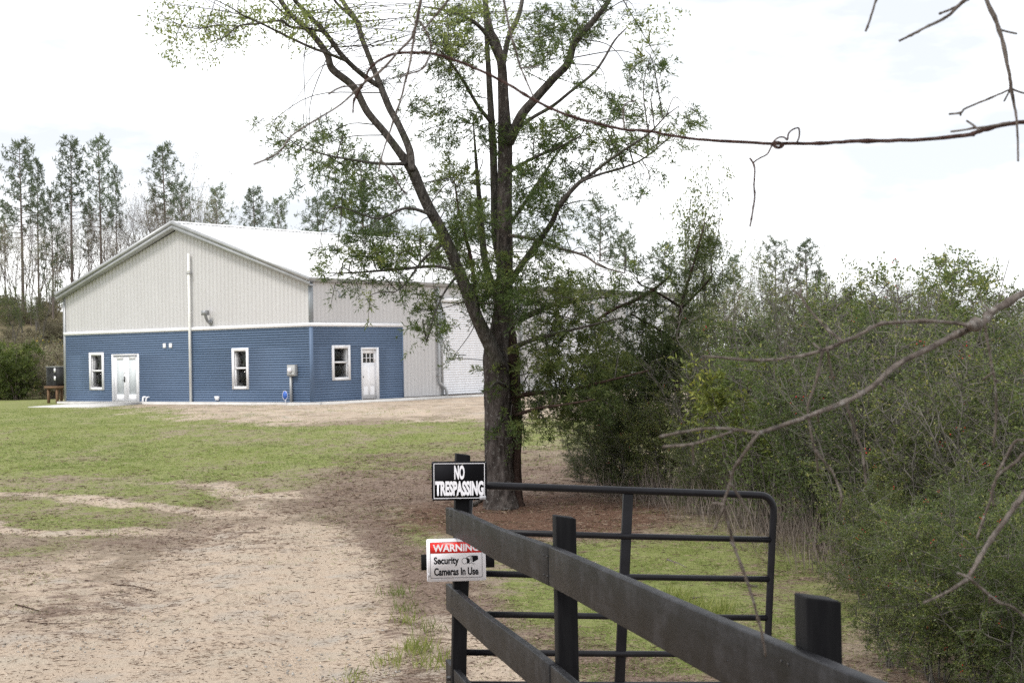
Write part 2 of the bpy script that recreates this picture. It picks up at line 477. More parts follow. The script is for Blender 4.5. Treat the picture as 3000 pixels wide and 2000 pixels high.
# ------------------------------------------------------------------ ground
def masks(x, y):
    """sand, litter, grass weights of the yard at world x, y"""
    x = np.asarray(x, float); y = np.asarray(y, float)
    lo = fbm(x * 0.5 + 3, y * 0.30 + 5, 3) - 0.5
    mid = fbm(x * 1.7 + 11, y * 1.0 + 2, 4) - 0.5
    hi = fbm(x * 6 + 1, y * 4 + 8, 3) - 0.5
    alt = fbm(x * 1.3 + 41, y * 0.9 + 22, 4) - 0.5
    wob = lo * 2.2 + mid * 1.2
    cx = np.interp(y, [8, 11, 14.5, 17, 20.5, 24, 30], [-2.0, -2.15, -2.55, -2.8, -3.3, -3.4, -3.0])
    hw = np.interp(y, [8, 11, 12.7, 14.5, 17, 20.5, 23, 26], [3.6, 2.2, 1.75, 1.38, 1.15, 0.95, 0.65, 0.1])
    edge = np.abs(x - cx) - hw + wob * 0.35
    lane = fbm((x - cx) * 3.2 + 60, y * 0.22 + 7, 3) - 0.5
    wheel = np.exp(-((x - cx - 0.72) / 0.30) ** 2) + np.exp(-((x - cx + 0.72) / 0.30) ** 2)
    drive = (1 - sm(-0.55, 0.55, edge)) * (1 - 0.55 * sm(17, 21, y)) * (1 - sm(21, 26, y + wob))
    left = sm(-2.2, -3.8, x) * sm(27, 18, y)
    verge = left * sm(21, 15, y) * 0.55
    front = (1 - sm(10.4, 12.8, y + (x + 1.5) * 0.28 + wob * 0.6)) * (1 - sm(-1.4, -0.5, x + wob * 0.3))
    trk = 0.5 + 0.5 * np.sin((x * 0.55 + y * 0.62 + 0.05 * (x + 5) ** 2 + lo * 3.0) * 3.1)
    scuff = sm(0.5, 0.9, trk) * sm(-2.2, -3.4, x) * sm(12, 14, y) * sm(29, 22, y) * 0.85
    tan = sm(41, 47, y + wob * 1.8) * (0.08 + 0.52 * sm(-14, -8, x + (y - 50) * 0.4 + wob))
    pink = sm(-0.5, 1.2, x) * sm(22, 25, y) * sm(37, 30, y) * 0.42
    S = np.maximum.reduce([drive, verge, front * 0.95, tan, pink, scuff, np.full_like(x, 0.02)])
    sand = np.clip(S + mid * 0.55 + lo * 0.3 + hi * 0.3 + lane * 1.1 * drive + 0.22 * wheel * drive, 0, 1)
    under = np.exp(-(((x - 0.25) / 1.9) ** 2 + ((y - 20.0) / 2.7) ** 2)) * 1.3
    fringe = np.exp(-((np.abs(x - cx) - hw - 0.35) / 0.6) ** 2) * sm(27, 22, y) * (0.45 + 0.30 * (x > cx))
    leftl = left * sm(10.5, 12.5, y) * 0.44
    midl = sm(-4.4, -2.6, x) * sm(2.8, 1.4, x) * sm(20.0, 22.0, y) * sm(40, 26, y) * 0.72
    gatel = sm(-1.7, -1.0, x + wob * 0.3) * sm(0.1, -0.5, x) * sm(18, 13, y) * 0.58
    edge_r = sm(0.10, 0.17, x / np.maximum(y, 1) + mid * 0.05) * sm(24, 18, y) * 0.40
    indrive = (drive * 0.28 + front * 0.12) * (1 - 0.75 * np.clip(wheel, 0, 1)) + lane * 0.5 * drive
    Lz = np.maximum.reduce([under, fringe, leftl, midl, gatel, edge_r, indrive, tan * 0.25, np.full_like(x, 0.10)])
    litter = np.clip(Lz + alt * 0.7 + hi * 0.4, 0, 1) * (1 - 0.5 * front)
    G = 0.34 + 0.34 * sm(22, 28, y + wob) * sm(49, 41, y + wob)
    G = np.maximum(G, 0.98 * sm(-0.7, 0.2, x) * sm(18.5, 16.5, y))
    G = np.maximum(G, 0.86 * sm(-2.0, -1.3, x) * sm(0.5, -0.5, x) * sm(14.0, 15.5, y) * sm(21.5, 19, y))
    G = np.maximum(G, 0.66 * sm(-3.2, -4.6, x) * sm(14.5, 18, y) * sm(30, 24, y))
    G = np.maximum(G, 0.85 * sm(-6.5, -10, x + wob) * sm(22, 28, y))
    G = np.maximum(G, 0.80 * np.exp(-(((x + 4.2) / 4.0) ** 2 + ((y - 30) / 5.0) ** 2)))
    G = np.where(y > 43, np.minimum(G, 0.42 + 0.45 * sm(-8, -12, x + (y - 50) * 0.45 + wob)), G)
    fade = np.exp(-(((x + 1.4) / 2.6) ** 2 + ((y - 23.6) / 3.4) ** 2))
    G = G * (1 - 0.55 * drive) * (1 - 0.5 * fade) * (1 - 0.7 * front) * (1 - 0.5 * sm(0.16, 0.24, x / np.maximum(y, 1)))
    grass = np.clip(G + lo * 0.9 - mid * 0.6 + hi * 0.4, 0, 1) * (1 - 0.6 * sand) * (1 - 0.4 * litter)
    return sand, litter, grass, np.clip(under, 0, 1)


def axis_pts(segs):
    out = []
    for a, b, d in segs:
        out.append(np.arange(a, b, d))
    return np.concatenate(out + [[segs[-1][1]]])


def build_ground():
    gx = axis_pts([(-900, -200, 100), (-200, -60, 14), (-60, -24, 3), (-24, -14, 0.5), (-14, 5, 0.11), (5, 14, 0.5), (14, 60, 3), (60, 200, 14), (200, 900, 100)])
    gy = axis_pts([(-300, -40, 40), (-40, -4, 4), (-4, 8, 0.5), (8, 22, 0.11), (22, 62, 0.24), (62, 120, 2.5), (120, 200, 8), (200, 1500, 130)])
    X, Y = np.meshgrid(gx, gy)
    Z = ground_z(X, Y)
    s, l, g, un = masks(X, Y)
    near = (Y > 7) & (Y < 64) & (X > -26) & (X < 8)
    Z = Z + np.where(near, (fbm(X * 2.3, Y * 2.3, 3) - 0.5) * 0.05 + (fbm(X * 7, Y * 7, 2) - 0.5) * 0.02 + l * 0.012, 0)
    # shallow wheel ruts along the drive
    cx = np.interp(Y, [8, 11, 14.5, 17, 20.5, 24], [-2.0, -2.15, -2.55, -2.8, -3.3, -3.4])
    rut = np.exp(-((X - cx - 0.75) / 0.25) ** 2) + np.exp(-((X - cx + 0.75) / 0.25) ** 2)
    Z = Z - 0.03 * rut * sm(26, 20, Y) * sm(8, 9, Y)
    ny, nx = X.shape
    V = np.stack([X, Y, Z], -1).reshape(-1, 3)
    i = np.arange(ny - 1)[:, None] * nx; j = np.arange(nx - 1)[None, :]
    q = np.stack([i + j, i + j + 1, i + nx + j + 1, i + nx + j], -1).reshape(-1, 4)
    me = mesh_np('ground', V, [q], attr=dict(sand=s.ravel(), litter=l.ravel(), grass=g.ravel(), straw=un.ravel()), smooth=True)
    m, t, b = newmat('yard_ground')
    g_ = t.nodes.new('ShaderNodeNewGeometry'); pos = g_.outputs['Position']
    A = {}
    for k in ('sand', 'litter', 'grass', 'straw'):
        a = t.nodes.new('ShaderNodeAttribute'); a.attribute_name = k; A[k] = a.outputs['Fac']
    nf = noise_node(t, 9, 6, 0.65, vec=pos); nf2 = noise_node(t, 38, 5, 0.7, vec=pos); nl = noise_node(t, 1.3, 4, 0.6, vec=pos)
    nst = noise_node(t, 20, 5, 0.7, vec=pos, stretch=(0.5, 1.6, 1))

    nv = noise_node(t, 60, 4, 0.75, vec=pos)
    nb = noise_node(t, 4.5, 8, 0.68, vec=pos, stretch=(0.8, 1.25, 1))

    def edge(k, lo, hi, n, amt):
        av = t.nodes.new('ShaderNodeMath'); av.operation = 'MULTIPLY_ADD'
        t.links.new(nb.outputs['Fac'], av.inputs[0]); av.inputs[1].default_value = 0.65
        hf = t.nodes.new('ShaderNodeMath'); hf.operation = 'MULTIPLY'; hf.inputs[1].default_value = 0.35
        t.links.new(n.outputs['Fac'], hf.inputs[0]); t.links.new(hf.outputs[0], av.inputs[2])
        ma = t.nodes.new('ShaderNodeMath'); ma.operation = 'MULTIPLY_ADD'
        t.links.new(av.outputs[0], ma.inputs[0]); ma.inputs[1].default_value = amt
        t.links.new(A[k], ma.inputs[2])
        mr = t.nodes.new('ShaderNodeMapRange'); mr.interpolation_type = 'SMOOTHSTEP'
        mr.inputs['From Min'].default_value = lo + amt / 2; mr.inputs['From Max'].default_value = hi + amt / 2
        t.links.new(ma.outputs[0], mr.inputs['Value'])
        return mr.outputs['Result']
    soil = ramp(t, nf.outputs['Fac'], [(0.3, (0.185, 0.145, 0.108)), (0.7, (0.315, 0.255, 0.195))])
    sandc = ramp(t, nl.outputs['Fac'], [(0.3, (0.455, 0.395, 0.318)), (0.50, (0.490, 0.398, 0.310)), (0.70, (0.420, 0.378, 0.325))])
    sandf = ramp(t, nf2.outputs['Fac'], [(0.30, (0.70, 0.67, 0.64)), (0.55, (1, 1, 1))])
    ml = t.nodes.new('ShaderNodeMix'); ml.data_type = 'RGBA'; ml.blend_type = 'MULTIPLY'; ml.inputs[0].default_value = 0.8
    t.links.new(sandc.outputs['Color'], ml.inputs[6]); t.links.new(sandf.outputs['Color'], ml.inputs[7])
    litc = ramp(t, nf2.outputs['Fac'], [(0.3, (0.085, 0.058, 0.044)), (0.5, (0.180, 0.130, 0.102)), (0.68, (0.320, 0.250, 0.205))])
    grc = ramp(t, nf.outputs['Fac'], [(0.3, (0.150, 0.180, 0.055)), (0.55, (0.215, 0.235, 0.085)), (0.75, (0.300, 0.275, 0.150))])
    c = mixc(t, edge('grass', 0.26, 0.64, nf2, 3.0), soil.outputs['Color'], grc.outputs['Color'])
    c = mixc(t, edge('sand', 0.26, 0.70, nst, 2.6), c, ml.outputs[2])
    c = mixc(t, edge('litter', 0.30, 0.74, nst, 3.0), c, litc.outputs['Color'])
    strw = ramp(t, nf2.outputs['Fac'], [(0.3, (0.050, 0.028, 0.020)), (0.5, (0.125, 0.070, 0.047)), (0.70, (0.245, 0.165, 0.120))])
    c = mixc(t, edge('straw', 0.35, 0.75, nst, 1.6), c, strw.outputs['Color'])
    # far ground under the woods: leaf mould
    sx = t.nodes.new('ShaderNodeSeparateXYZ'); t.links.new(pos, sx.inputs[0])
    mr = t.nodes.new('ShaderNodeMapRange'); mr.inputs['From Min'].default_value = 76; mr.inputs['From Max'].default_value = 86
    t.links.new(sx.outputs['Y'], mr.inputs['Value'])
    mould = ramp(t, nf.outputs['Fac'], [(0.3, (0.14, 0.11, 0.08)), (0.7, (0.20, 0.18, 0.10))])
    c = mixc(t, mr.outputs['Result'], c, mould.outputs['Color'])
    t.links.new(c, b.inputs['Base Color'])
    b.inputs['Roughness'].default_value = 0.95
    b.inputs['Specular IOR Level'].default_value = 0.1
    bump(t, b, nf2.outputs['Fac'], 0.9, 0.03)
    obj('ground', me, m, kind='structure')


build_ground()

# ------------------------------------------------------------------ the metal building
YAW = 0.646
BX, BY, SLAB = -7.876, 60.26, 0.50
BW, BL = 15.5, 28.9
HE, HBT, HBB, HR, HG = 4.66, 3.11, 2.965, 7.586, 4.884
bld = thing('metal_building', 'grey ribbed metal building with blue lap siding and white gabled roof', 'building', (BX, BY, SLAB), -YAW)


def rib_profile(u0, u1, rib=0.022, pitch=0.2287):
    us, ws = [u0], [0.0]
    c = u0 + pitch / 2
    while c < u1 - 0.03:
        us += [c - 0.024, c - 0.012, c + 0.012, c + 0.024]; ws += [0, rib, rib, 0]
        c += pitch
    us.append(u1); ws.append(0)
    return us, ws


def ribbed(u0, u1, v0, v1, tf):
    """v0, v1 functions of u; tf maps (u, v, w) to building coordinates"""
    us, ws = rib_profile(u0, u1)
    v = []
    for u, w_ in zip(us, ws):
        v.append(tf(u, v0(u), w_)); v.append(tf(u, v1(u), w_))
    n = len(us)
    q = [[2 * i, 2 * i + 2, 2 * i + 3, 2 * i + 1] for i in range(n - 1)]
    return MB().add(v, q)


def gab(u, v, w_): return (-u, -w_, v)          # gable wall (faces -y), u = distance left of the corner
def sid(u, v, w_): return (w_, u, v)            # long wall (faces +x)
def bak(u, v, w_): return (-u, BL + w_, v)
def lef(u, v, w_): return (-BW - w_, u, v)


def gtop(u): return HE + 0.02 + 0.332 * min(u, BW - u)


PW = 0.9148
for k in range(17):
    u0, u1 = k * PW, min((k + 1) * PW, BW)
    if u1 - u0 < 0.05: continue
    if u0 < BW / 2 < u1:
        for a, b_ in ((u0, BW / 2), (BW / 2, u1)):
            obj('wall_panel', ribbed(a, b_, lambda u: 3.0, gtop, gab), mt['wall'], bld)
            obj('wall_panel', ribbed(a, b_, lambda u: 0.0, gtop, bak), mt['wall'], bld)
    else:
        obj('wall_panel', ribbed(u0, u1, lambda u: 3.0, gtop, gab), mt['wall'], bld)
        obj('wall_panel', ribbed(u0, u1, lambda u: 0.0, gtop, bak), mt['wall'], bld)
SD = [(8.02, 11.80, 4.18), (16.0, 19.75, 4.30), (22.9, 26.6, 4.30)]     # roll-up doors: from, to, height
WE = 5.36                                                               # end of the blue siding on the long wall
cuts = sorted({0.0, WE, BL} | {v for d in SD for v in d[:2]})
for a, b_ in zip(cuts[:-1], cuts[1:]):
    n = max(1, math.ceil((b_ - a) / PW - 0.02))
    low = 0.02
    if b_ <= WE: low = 3.0
    for d in SD:
        if a >= d[0] - 1e-6 and b_ <= d[1] + 1e-6: low = d[2]
    for i in range(n):
        obj('wall_panel', ribbed(a + PW * i, min(b_, a + PW * (i + 1)), lambda u: low, lambda u: HE + 0.05, sid), mt['wall'], bld)
lp = ribbed(0, BL, lambda u: 0.0, lambda u: HE + 0.05, lef)
obj('rear_wall_panel', lp, mt['wall'], bld)

# roof panels on both slopes
OV = 0.28; RS = (HR - HG) / (BW / 2 + 0.14); EAVE = 0.14


def slope(sgn):
    def tf(u, v, w_):
        # u along the ridge, v = run from ridge
        x = -BW / 2 + sgn * v
        return (x, u, HR - 0.02 - RS * v + w_)
    return tf


nrp = 32
for sgn in (1, -1):
    for i in range(nrp):
        a = -OV + (BL + 2 * OV) * i / nrp; b_ = -OV + (BL + 2 * OV) * (i + 1) / nrp
        obj('roof_panel', ribbed(a, b_, lambda u: 0.0, lambda u: BW / 2 + EAVE + 0.06, slope(sgn)), mt['roof'], bld)
rc = MB()
for sgn in (1, -1):
    t_ = slope(sgn)
    v = [t_(-OV - 0.02, 0, 0.05), t_(BL + OV, 0, 0.05), t_(BL + OV, 0.2, 0.038), t_(-OV - 0.02, 0.2, 0.038)]
    rc.add(v, [[0, 1, 2, 3]])
obj('ridge_cap', rc, mt['roof'], bld)


def rake(y0, y1, drop0, drop1, mat_, name):
    for sgn in (1, -1):
        V = []
        for v in (0.0, BW / 2 + EAVE + 0.10):
            x = -BW / 2 + sgn * v
            zt = HR + 0.02 - RS * v
            V += [(x, y0, zt - drop0), (x, y1, zt - drop0), (x, y1, zt - drop1), (x, y0, zt - drop1)]
        obj(name, MB().add(V, [[0, 1, 2, 3], [7, 6, 5, 4], [0, 4, 5, 1], [1, 5, 6, 2], [2, 6, 7, 3], [3, 7, 4, 0]]), mat_, bld)


rake(-OV - 0.06, -OV + 0.01, -0.02, 0.14, mt['trim'], 'rake_trim')
rake(-OV - 0.025, -OV + 0.012, 0.143, 0.33, mt['trim'], 'rake_fascia')
rake(-OV + 0.015, 0.05, 0.29, 0.318, mt['trim'], 'soffit')
rake(BL + OV - 0.02, BL + OV + 0.04, -0.02, 0.30, mt['trim'], 'rake_fascia')
# gutter along the long eave, open at the top
gp = [(0.02, HG + 0.0), (0.02, HG - 0.17), (0.15, HG - 0.17), (0.20, HG - 0.03), (0.20, HG + 0.0), (0.185, HG + 0.0), (0.185, HG - 0.03), (0.14, HG - 0.155), (0.035, HG - 0.155), (0.035, HG + 0.0)]
obj('gutter', MB().prism([(p[0], p[1]) for p in gp], 1, -OV - 0.03, BL + OV), mt['trim'], bld)
# corner trims
obj('corner_trim', MB().bx(-0.07, 0.045, -0.047, -0.037, 3.115, HE + 0.03).bx(0.037, 0.047, -0.037, 0.10, 3.115, HE + 0.03), mt['corner'], bld)
obj('corner_trim', MB().bx(-BW - 0.045, -BW + 0.10, -0.045, -0.036, 0.0, HE).bx(-BW - 0.054, -BW - 0.045, -0.045, 0.14, 0.0, HE), mt['trim'], bld)
obj('corner_trim', MB().bx(0.036, 0.045, BL - 0.16, BL + 0.01, 0.0, HE), mt['corner'], bld)

# openings in the siding: gable (u from, u to, v from, v to) and long wall
G_OPEN = [(12.71, 13.71, 0.50, 2.16), (10.34, 12.15, -0.1, 2.06), (3.51, 4.47, 0.51, 2.19)]
S_OPEN = [(1.10, 2.15, 0.82, 2.22), (2.82, 3.86, -0.1, 2.12)]
COURSE = 0.0995


def courses(tf, u_max, opens):
    n = int(round(HBB / COURSE)) + 1
    for i in range(n):
        v0 = 0.0 + i * COURSE; v1 = min(v0 + COURSE, HBB + 0.02)
        if v1 - v0 < 0.02: continue
        segs = [(0.0, u_max)]
        for (a, b_, c0, c1) in opens:
            if c0 < v0 + 0.02 and c1 > v1 - 0.02:
                segs = [s_ for (p, q) in segs for s_ in ((p, min(q, a + 0.03)), (max(p, b_ - 0.03), q)) if s_[1] - s_[0] > 0.02] if any(p < a < q or p < b_ < q for p, q in segs) else segs
        for p, q in segs:
            pr = [(0.046, v0 + 0.0), (0.008, v0 + 0.004), (0.002, v1 + 0.004), (0.010, v1 - 0.004), (0.014, v1 - 0.022), (0.046, v0 + 0.012)]
            # outer face leans out at the bottom edge
            V = []
            for u in (p, q):
                V += [tf(u, y_, x_) for x_, y_ in pr]
            k = len(pr)
            obj('siding_board', MB().add(V, [[j, (j + 1) % k, k + (j + 1) % k, k + j] for j in range(k)], ng=[list(range(k)), list(range(k, 2 * k))[::-1]]), mt['siding'], bld)


courses(gab, BW - 0.06, G_OPEN)
courses(sid, WE, S_OPEN)
obj('siding_corner_post', MB().bx(-0.055, 0.058, -0.058, -0.047, 0.0, HBB).bx(0.047, 0.058, -0.047, 0.055, 0.0, HBB), mt['siding'], bld)
obj('siding_end_trim', MB().bx(0.0, 0.055, WE, WE + 0.05, 0.0, HBB), mt['siding'], bld)
# white band over the siding
obj('band_board', MB().bx(-BW - 0.01, 0.05, -0.075, -0.03, HBB, HBT), mt['white'], bld)
obj('band_board', MB().bx(0.03, 0.075, -0.075, WE + 0.05, HBB, HBT), mt['white'], bld)
# floor slab and inner lining so that the rooms are dark and closed
obj('floor_slab', MB().bx(-BW - 0.02, 0.02, -0.02, BL, -0.6, -0.02), mt['concrete'], bld)
obj('room_ceiling', MB().bx(-BW + 0.1, -0.1, 0.1, BL - 0.1, 2.75, 2.8), mt['interior'], bld)
obj('room_partition', MB().bx(-BW + 0.1, -0.1, 4.6, 4.7, 0.0, 2.75), mt['interior'], bld)
for xx in (-11.2 + 2.4, -2.6):
    obj('room_partition', MB().bx(xx, xx + 0.1, 0.12, 4.6, 0.0, 2.75), mt['interior'], bld)
obj('room_floor', MB().bx(-BW + 0.1, -0.1, 0.1, BL - 0.1, -0.018, 0.0), mt['wood'], bld)


def window(tf, u0, u1, v0, v1, flip=1):
    wn = obj('window', None, None, bld)

    def bar(name, a, b_, c, d, w0, w1, mat_):
        P0 = np.array(tf(a, c, w0)); P1 = np.array(tf(b_, d, w1))
        mb = MB(); lo = np.minimum(P0, P1); hi = np.maximum(P0, P1)
        mb.bx(lo[0], hi[0], lo[1], hi[1], lo[2], hi[2])
        return obj(name, mb, mat_, wn)
    fw = 0.115
    bar('casing', u0, u0 + fw, v0, v1, 0.0, 0.075, mt['white'])
    bar('casing', u1 - fw, u1, v0, v1, 0.0, 0.075, mt['white'])
    bar('casing', u0 + fw, u1 - fw, v1 - fw * 1.15, v1, 0.0, 0.073, mt['white'])
    bar('casing', u0 + fw, u1 - fw, v0, v0 + fw, 0.0, 0.073, mt['white'])
    # deep reveal behind the casing
    for (a, b_) in ((u0 + fw - 0.02, u0 + fw), (u1 - fw, u1 - fw + 0.02)):
        bar('jamb', a, b_, v0 + fw, v1 - fw, -0.16, -0.001, mt['white'])
    bar('jamb', u0 + fw, u1 - fw, v1 - fw, v1 - fw + 0.02, -0.16, -0.001, mt['white'])
    bar('sill', u0 + fw, u1 - fw, v0 + fw - 0.02, v0 + fw, -0.16, -0.001, mt['white'])
    vm = (v0 + v1) / 2 + 0.02
    bar('meeting_rail', u0 + fw, u1 - fw, vm - 0.035, vm + 0.035, -0.06, 0.01, mt['white'])
    bar('sash_stile', u0 + fw, u0 + fw + 0.045, v0 + fw, vm - 0.035, -0.05, 0.0, mt['white'])
    bar('sash_stile', u1 - fw - 0.045, u1 - fw, v0 + fw, vm - 0.035, -0.05, 0.0, mt['white'])
    bar('pane', u0 + fw, u1 - fw, vm + 0.035, v1 - fw, -0.062, -0.056, mt['glass'])
    bar('pane', u0 + fw + 0.045, u1 - fw - 0.045, v0 + fw, vm - 0.035, -0.042, -0.036, mt['glass'])
    return wn


window(gab, *G_OPEN[0]); window(gab, *G_OPEN[2]); window(sid, *S_OPEN[0])


def bar2(parent, name, tf, a, b_, c, d, w0, w1, mat_, bev=None):
    P0 = np.array(tf(a, c, w0)); P1 = np.array(tf(b_, d, w1)); lo = np.minimum(P0, P1); hi = np.maximum(P0, P1)
    o = obj(name, MB().bx(lo[0], hi[0], lo[1], hi[1], lo[2], hi[2]), mat_, parent)
    if bev: bevel(o, bev)
    return o


# double glazed doors in the gable
u0, u1, _, v1 = G_OPEN[1]
dr = obj('double_door', None, None, bld)
bar2(dr, 'frame_jamb', gab, u1 - 0.10, u1, 0.0, v1, -0.10, 0.068, mt['white'])
bar2(dr, 'frame_jamb', gab, u0, u0 + 0.07, 0.0, v1, -0.10, 0.068, mt['white'])
bar2(dr, 'frame_head', gab, u0 + 0.07, u1 - 0.10, v1 - 0.06, v1, -0.10, 0.066, mt['white'])
bar2(dr, 'threshold', gab, u0 + 0.07, u1 - 0.10, 0.0, 0.025, -0.10, 0.05, mt['meter'])
def gab_d(u, v, w_): return gab(u, v, w_ + 0.055)
def sid_d(u, v, w_): return sid(u, v, w_ + 0.055)


umid = (u0 + 0.07 + u1 - 0.10) / 2
for (a, b_, side_) in ((umid + 0.006, u1 - 0.10, 1), (u0 + 0.07, umid - 0.006, -1)):
    st = 0.17
    bar2(dr, 'leaf_stile', gab_d, a, a + st, 0.03, v1 - 0.065, -0.095, -0.045, mt['white'])
    bar2(dr, 'leaf_stile', gab_d, b_ - st, b_, 0.03, v1 - 0.065, -0.095, -0.045, mt['white'])
    bar2(dr, 'leaf_rail', gab_d, a + st, b_ - st, 0.03, 0.30, -0.095, -0.045, mt['white'])
    bar2(dr, 'leaf_rail', gab_d, a + st, b_ - st, v1 - 0.23, v1 - 0.065, -0.095, -0.045, mt['white'])
    bar2(dr, 'pane', gab_d, a + st, b_ - st, 0.30, v1 - 0.23, -0.085, -0.065, mt['blind'])
bar2(dr, 'lock_plate', gab_d, umid + 0.07, umid + 0.14, 0.84, 1.08, -0.045, -0.02, mt['dark'], 0.006)
obj('door_lever', MB().tube([gab_d(umid + 0.10, 0.92, -0.02), gab_d(umid + 0.10, 0.92, 0.02), gab_d(umid + 0.20, 0.915, 0.022)], 0.012, 8), mt['dark'], dr)
obj('deadbolt', MB().tube([gab_d(umid + 0.09, 1.24, -0.045), gab_d(umid + 0.09, 1.24, -0.022)], 0.028, 12), mt['meter'], dr)

# entry door in the long wall, six lights over a panel
u0, u1, _, v1 = S_OPEN[1]
de = obj('entry_door', None, None, bld)
bar2(de, 'frame_jamb', sid, u0, u0 + 0.05, 0.0, v1, -0.12, 0.068, mt['white'])
bar2(de, 'frame_jamb', sid, u1 - 0.13, u1, 0.0, v1, -0.12, 0.068, mt['white'])
bar2(de, 'frame_head', sid, u0 + 0.05, u1 - 0.13, v1 - 0.09, v1, -0.12, 0.066, mt['white'])
a, b_ = u0 + 0.05, u1 - 0.13
lw = b_ - a
vb, vt = 1.50, 1.87
bar2(de, 'leaf', sid_d, a, b_, 0.02, vb, -0.10, -0.055, mt['white'])
bar2(de, 'leaf_rail', sid_d, a, b_, vt, v1 - 0.095, -0.10, -0.055, mt['white'])
m_ = 0.10
bar2(de, 'leaf_stile', sid_d, a, a + m_, vb, vt, -0.10, -0.055, mt['white'])
bar2(de, 'leaf_stile', sid_d, b_ - m_, b_, vb, vt, -0.10, -0.055, mt['white'])
gw = (lw - 2 * m_) / 3
for i in range(3):
    for j in range(2):
        bar2(de, 'pane', sid_d, a + m_ + gw * i + 0.012, a + m_ + gw * (i + 1) - 0.012, vb + (vt - vb) / 2 * j + 0.012, vb + (vt - vb) / 2 * (j + 1) - 0.012, -0.088, -0.08, mt['glass'])
for i in (1, 2):
    bar2(de, 'muntin', sid_d, a + m_ + gw * i - 0.012, a + m_ + gw * i + 0.012, vb, vt, -0.095, -0.053, mt['white'])
bar2(de, 'muntin', sid_d, a + m_, b_ - m_, (vb + vt) / 2 - 0.012, (vb + vt) / 2 + 0.012, -0.093, -0.054, mt['white'])
for (c0, c1) in ((0.18, 0.52), (0.62, 1.36)):
    for k in range(2):
        q0 = a + 0.10 + k * (lw / 2 - 0.03); q1 = q0 + lw / 2 - 0.17
        bevel(bar2(de, 'raised_panel', sid_d, q0, q1, c0, c1, -0.056, -0.047, mt['white']), 0.006)
obj('door_knob', MB().tube([sid_d(a + 0.06, 0.93, -0.055), sid_d(a + 0.06, 0.93, -0.02), sid_d(a + 0.06, 0.93, -0.005)], [0.03, 0.018, 0.028], 10), mt['dark'], de)

# roll-up doors: every slat is a curved interlocking strip
SP = 0.105
for (a, b_, top) in SD:
    rd = obj('roll_up_door', None, None, bld)
    pr = [(-0.060 + 0.030 * math.sin(math.pi * k / 6), SP * k / 6) for k in range(7)] + [(-0.068, SP), (-0.068, 0)]
    k = len(pr)
    V = [sid(u, z_, x_) for u in (a + 0.02, b_ - 0.02) for x_, z_ in pr]
    me = MB().add(V, [[j, (j + 1) % k, k + (j + 1) % k, k + j] for j in range(k)]).mesh('slat')
    for i in range(int((top - 0.1) / SP)):
        o = obj('slat', me, mt['curtain'], rd); o.location = (0, 0, 0.03 + i * SP)
    bar2(rd, 'guide_rail', sid, a - 0.09, a + 0.015, 0.0, top, -0.03, 0.05, mt['trim'])
    bar2(rd, 'guide_rail', sid, b_ - 0.015, b_ + 0.09, 0.0, top, -0.03, 0.05, mt['trim'])
    bar2(rd, 'header_flashing', sid, a - 0.14, b_ + 0.5, top - 0.12, top + 0.05, 0.04, 0.10, mt['white'])


def downspout(u, v_top, du, low):
    p = [sid(u, v_top, 0.11), sid(u, low, 0.11)]
    if du:
        p = [sid(u, v_top, 0.11), sid(u, low + 0.08, 0.11), sid(u + 0.03, low, 0.11), sid(u + du - 0.06, low - 0.24, 0.13), sid(u + du, low - 0.36, 0.15), sid(u + du, 0.0, 0.16)]
    mb = MB().tube(p, 0.062, 8)
    o = smooth(obj('downspout', mb, mt['trim'], bld))
    for v in (v_top - 0.6, v_top / 2, low + 0.3):
        bar2(o, 'strap', sid, u - 0.085, u + 0.085, v, v + 0.04, 0.034, 0.176, mt['trim'])


downspout(7.68, HG - 0.17, 0.42, 0.56)
downspout(13.66, HG - 0.17, 0, 0.06)
downspout(20.9, HG - 0.17, 0, 0.06)
# flood lamp arm near the corner, under the gutter
lampm = MB().tube([sid(1.45, 4.42, 0.03), sid(1.45, 4.34, 0.16), sid(1.45, 4.22, 0.20)], 0.022, 8).tube([sid(1.45, 4.22, 0.20), sid(1.45, 4.12, 0.22)], [0.045, 0.075], 10)
obj('wall_lamp', lampm, mt['zinc'], bld)

# white conduit standing on the gable
pm = MB().tube([gab(6.93, 0.0, 0.13), gab(6.93, 6.20, 0.13)], 0.058, 14)
vp = smooth(obj('vent_pipe', pm, mt['cream'], bld))
obj('pipe_coupling', MB().tube([gab(6.93, 5.43, 0.13), gab(6.93, 5.52, 0.13)], 0.067, 14), mt['cream'], vp)
obj('pipe_strap', MB().bx(-6.93 - 0.10, -6.93 + 0.10, -0.215, -0.036, 5.36, 5.39), mt['zinc'], vp)
# bent exhaust duct with a square hood
ed = smooth(obj('exhaust_duct', MB().tube(spline([gab(5.76, 3.28, 0.0), gab(5.76, 3.29, 0.08), gab(5.76, 3.33, 0.17), gab(5.75, 3.43, 0.25), gab(5.74, 3.52, 0.30), gab(5.74, 3.60, 0.31)], 4), 0.062, 12), mt['zinc'], bld))
obj('duct_hood', MB().bx(-5.86, -5.63, -0.43, -0.20, 3.58, 3.78), mt['zinc'], ed)
obj('duct_collar', MB().tube([gab(5.76, 3.285, 0.034), gab(5.76, 3.285, 0.06)], 0.11, 14), mt['zinc'], ed)
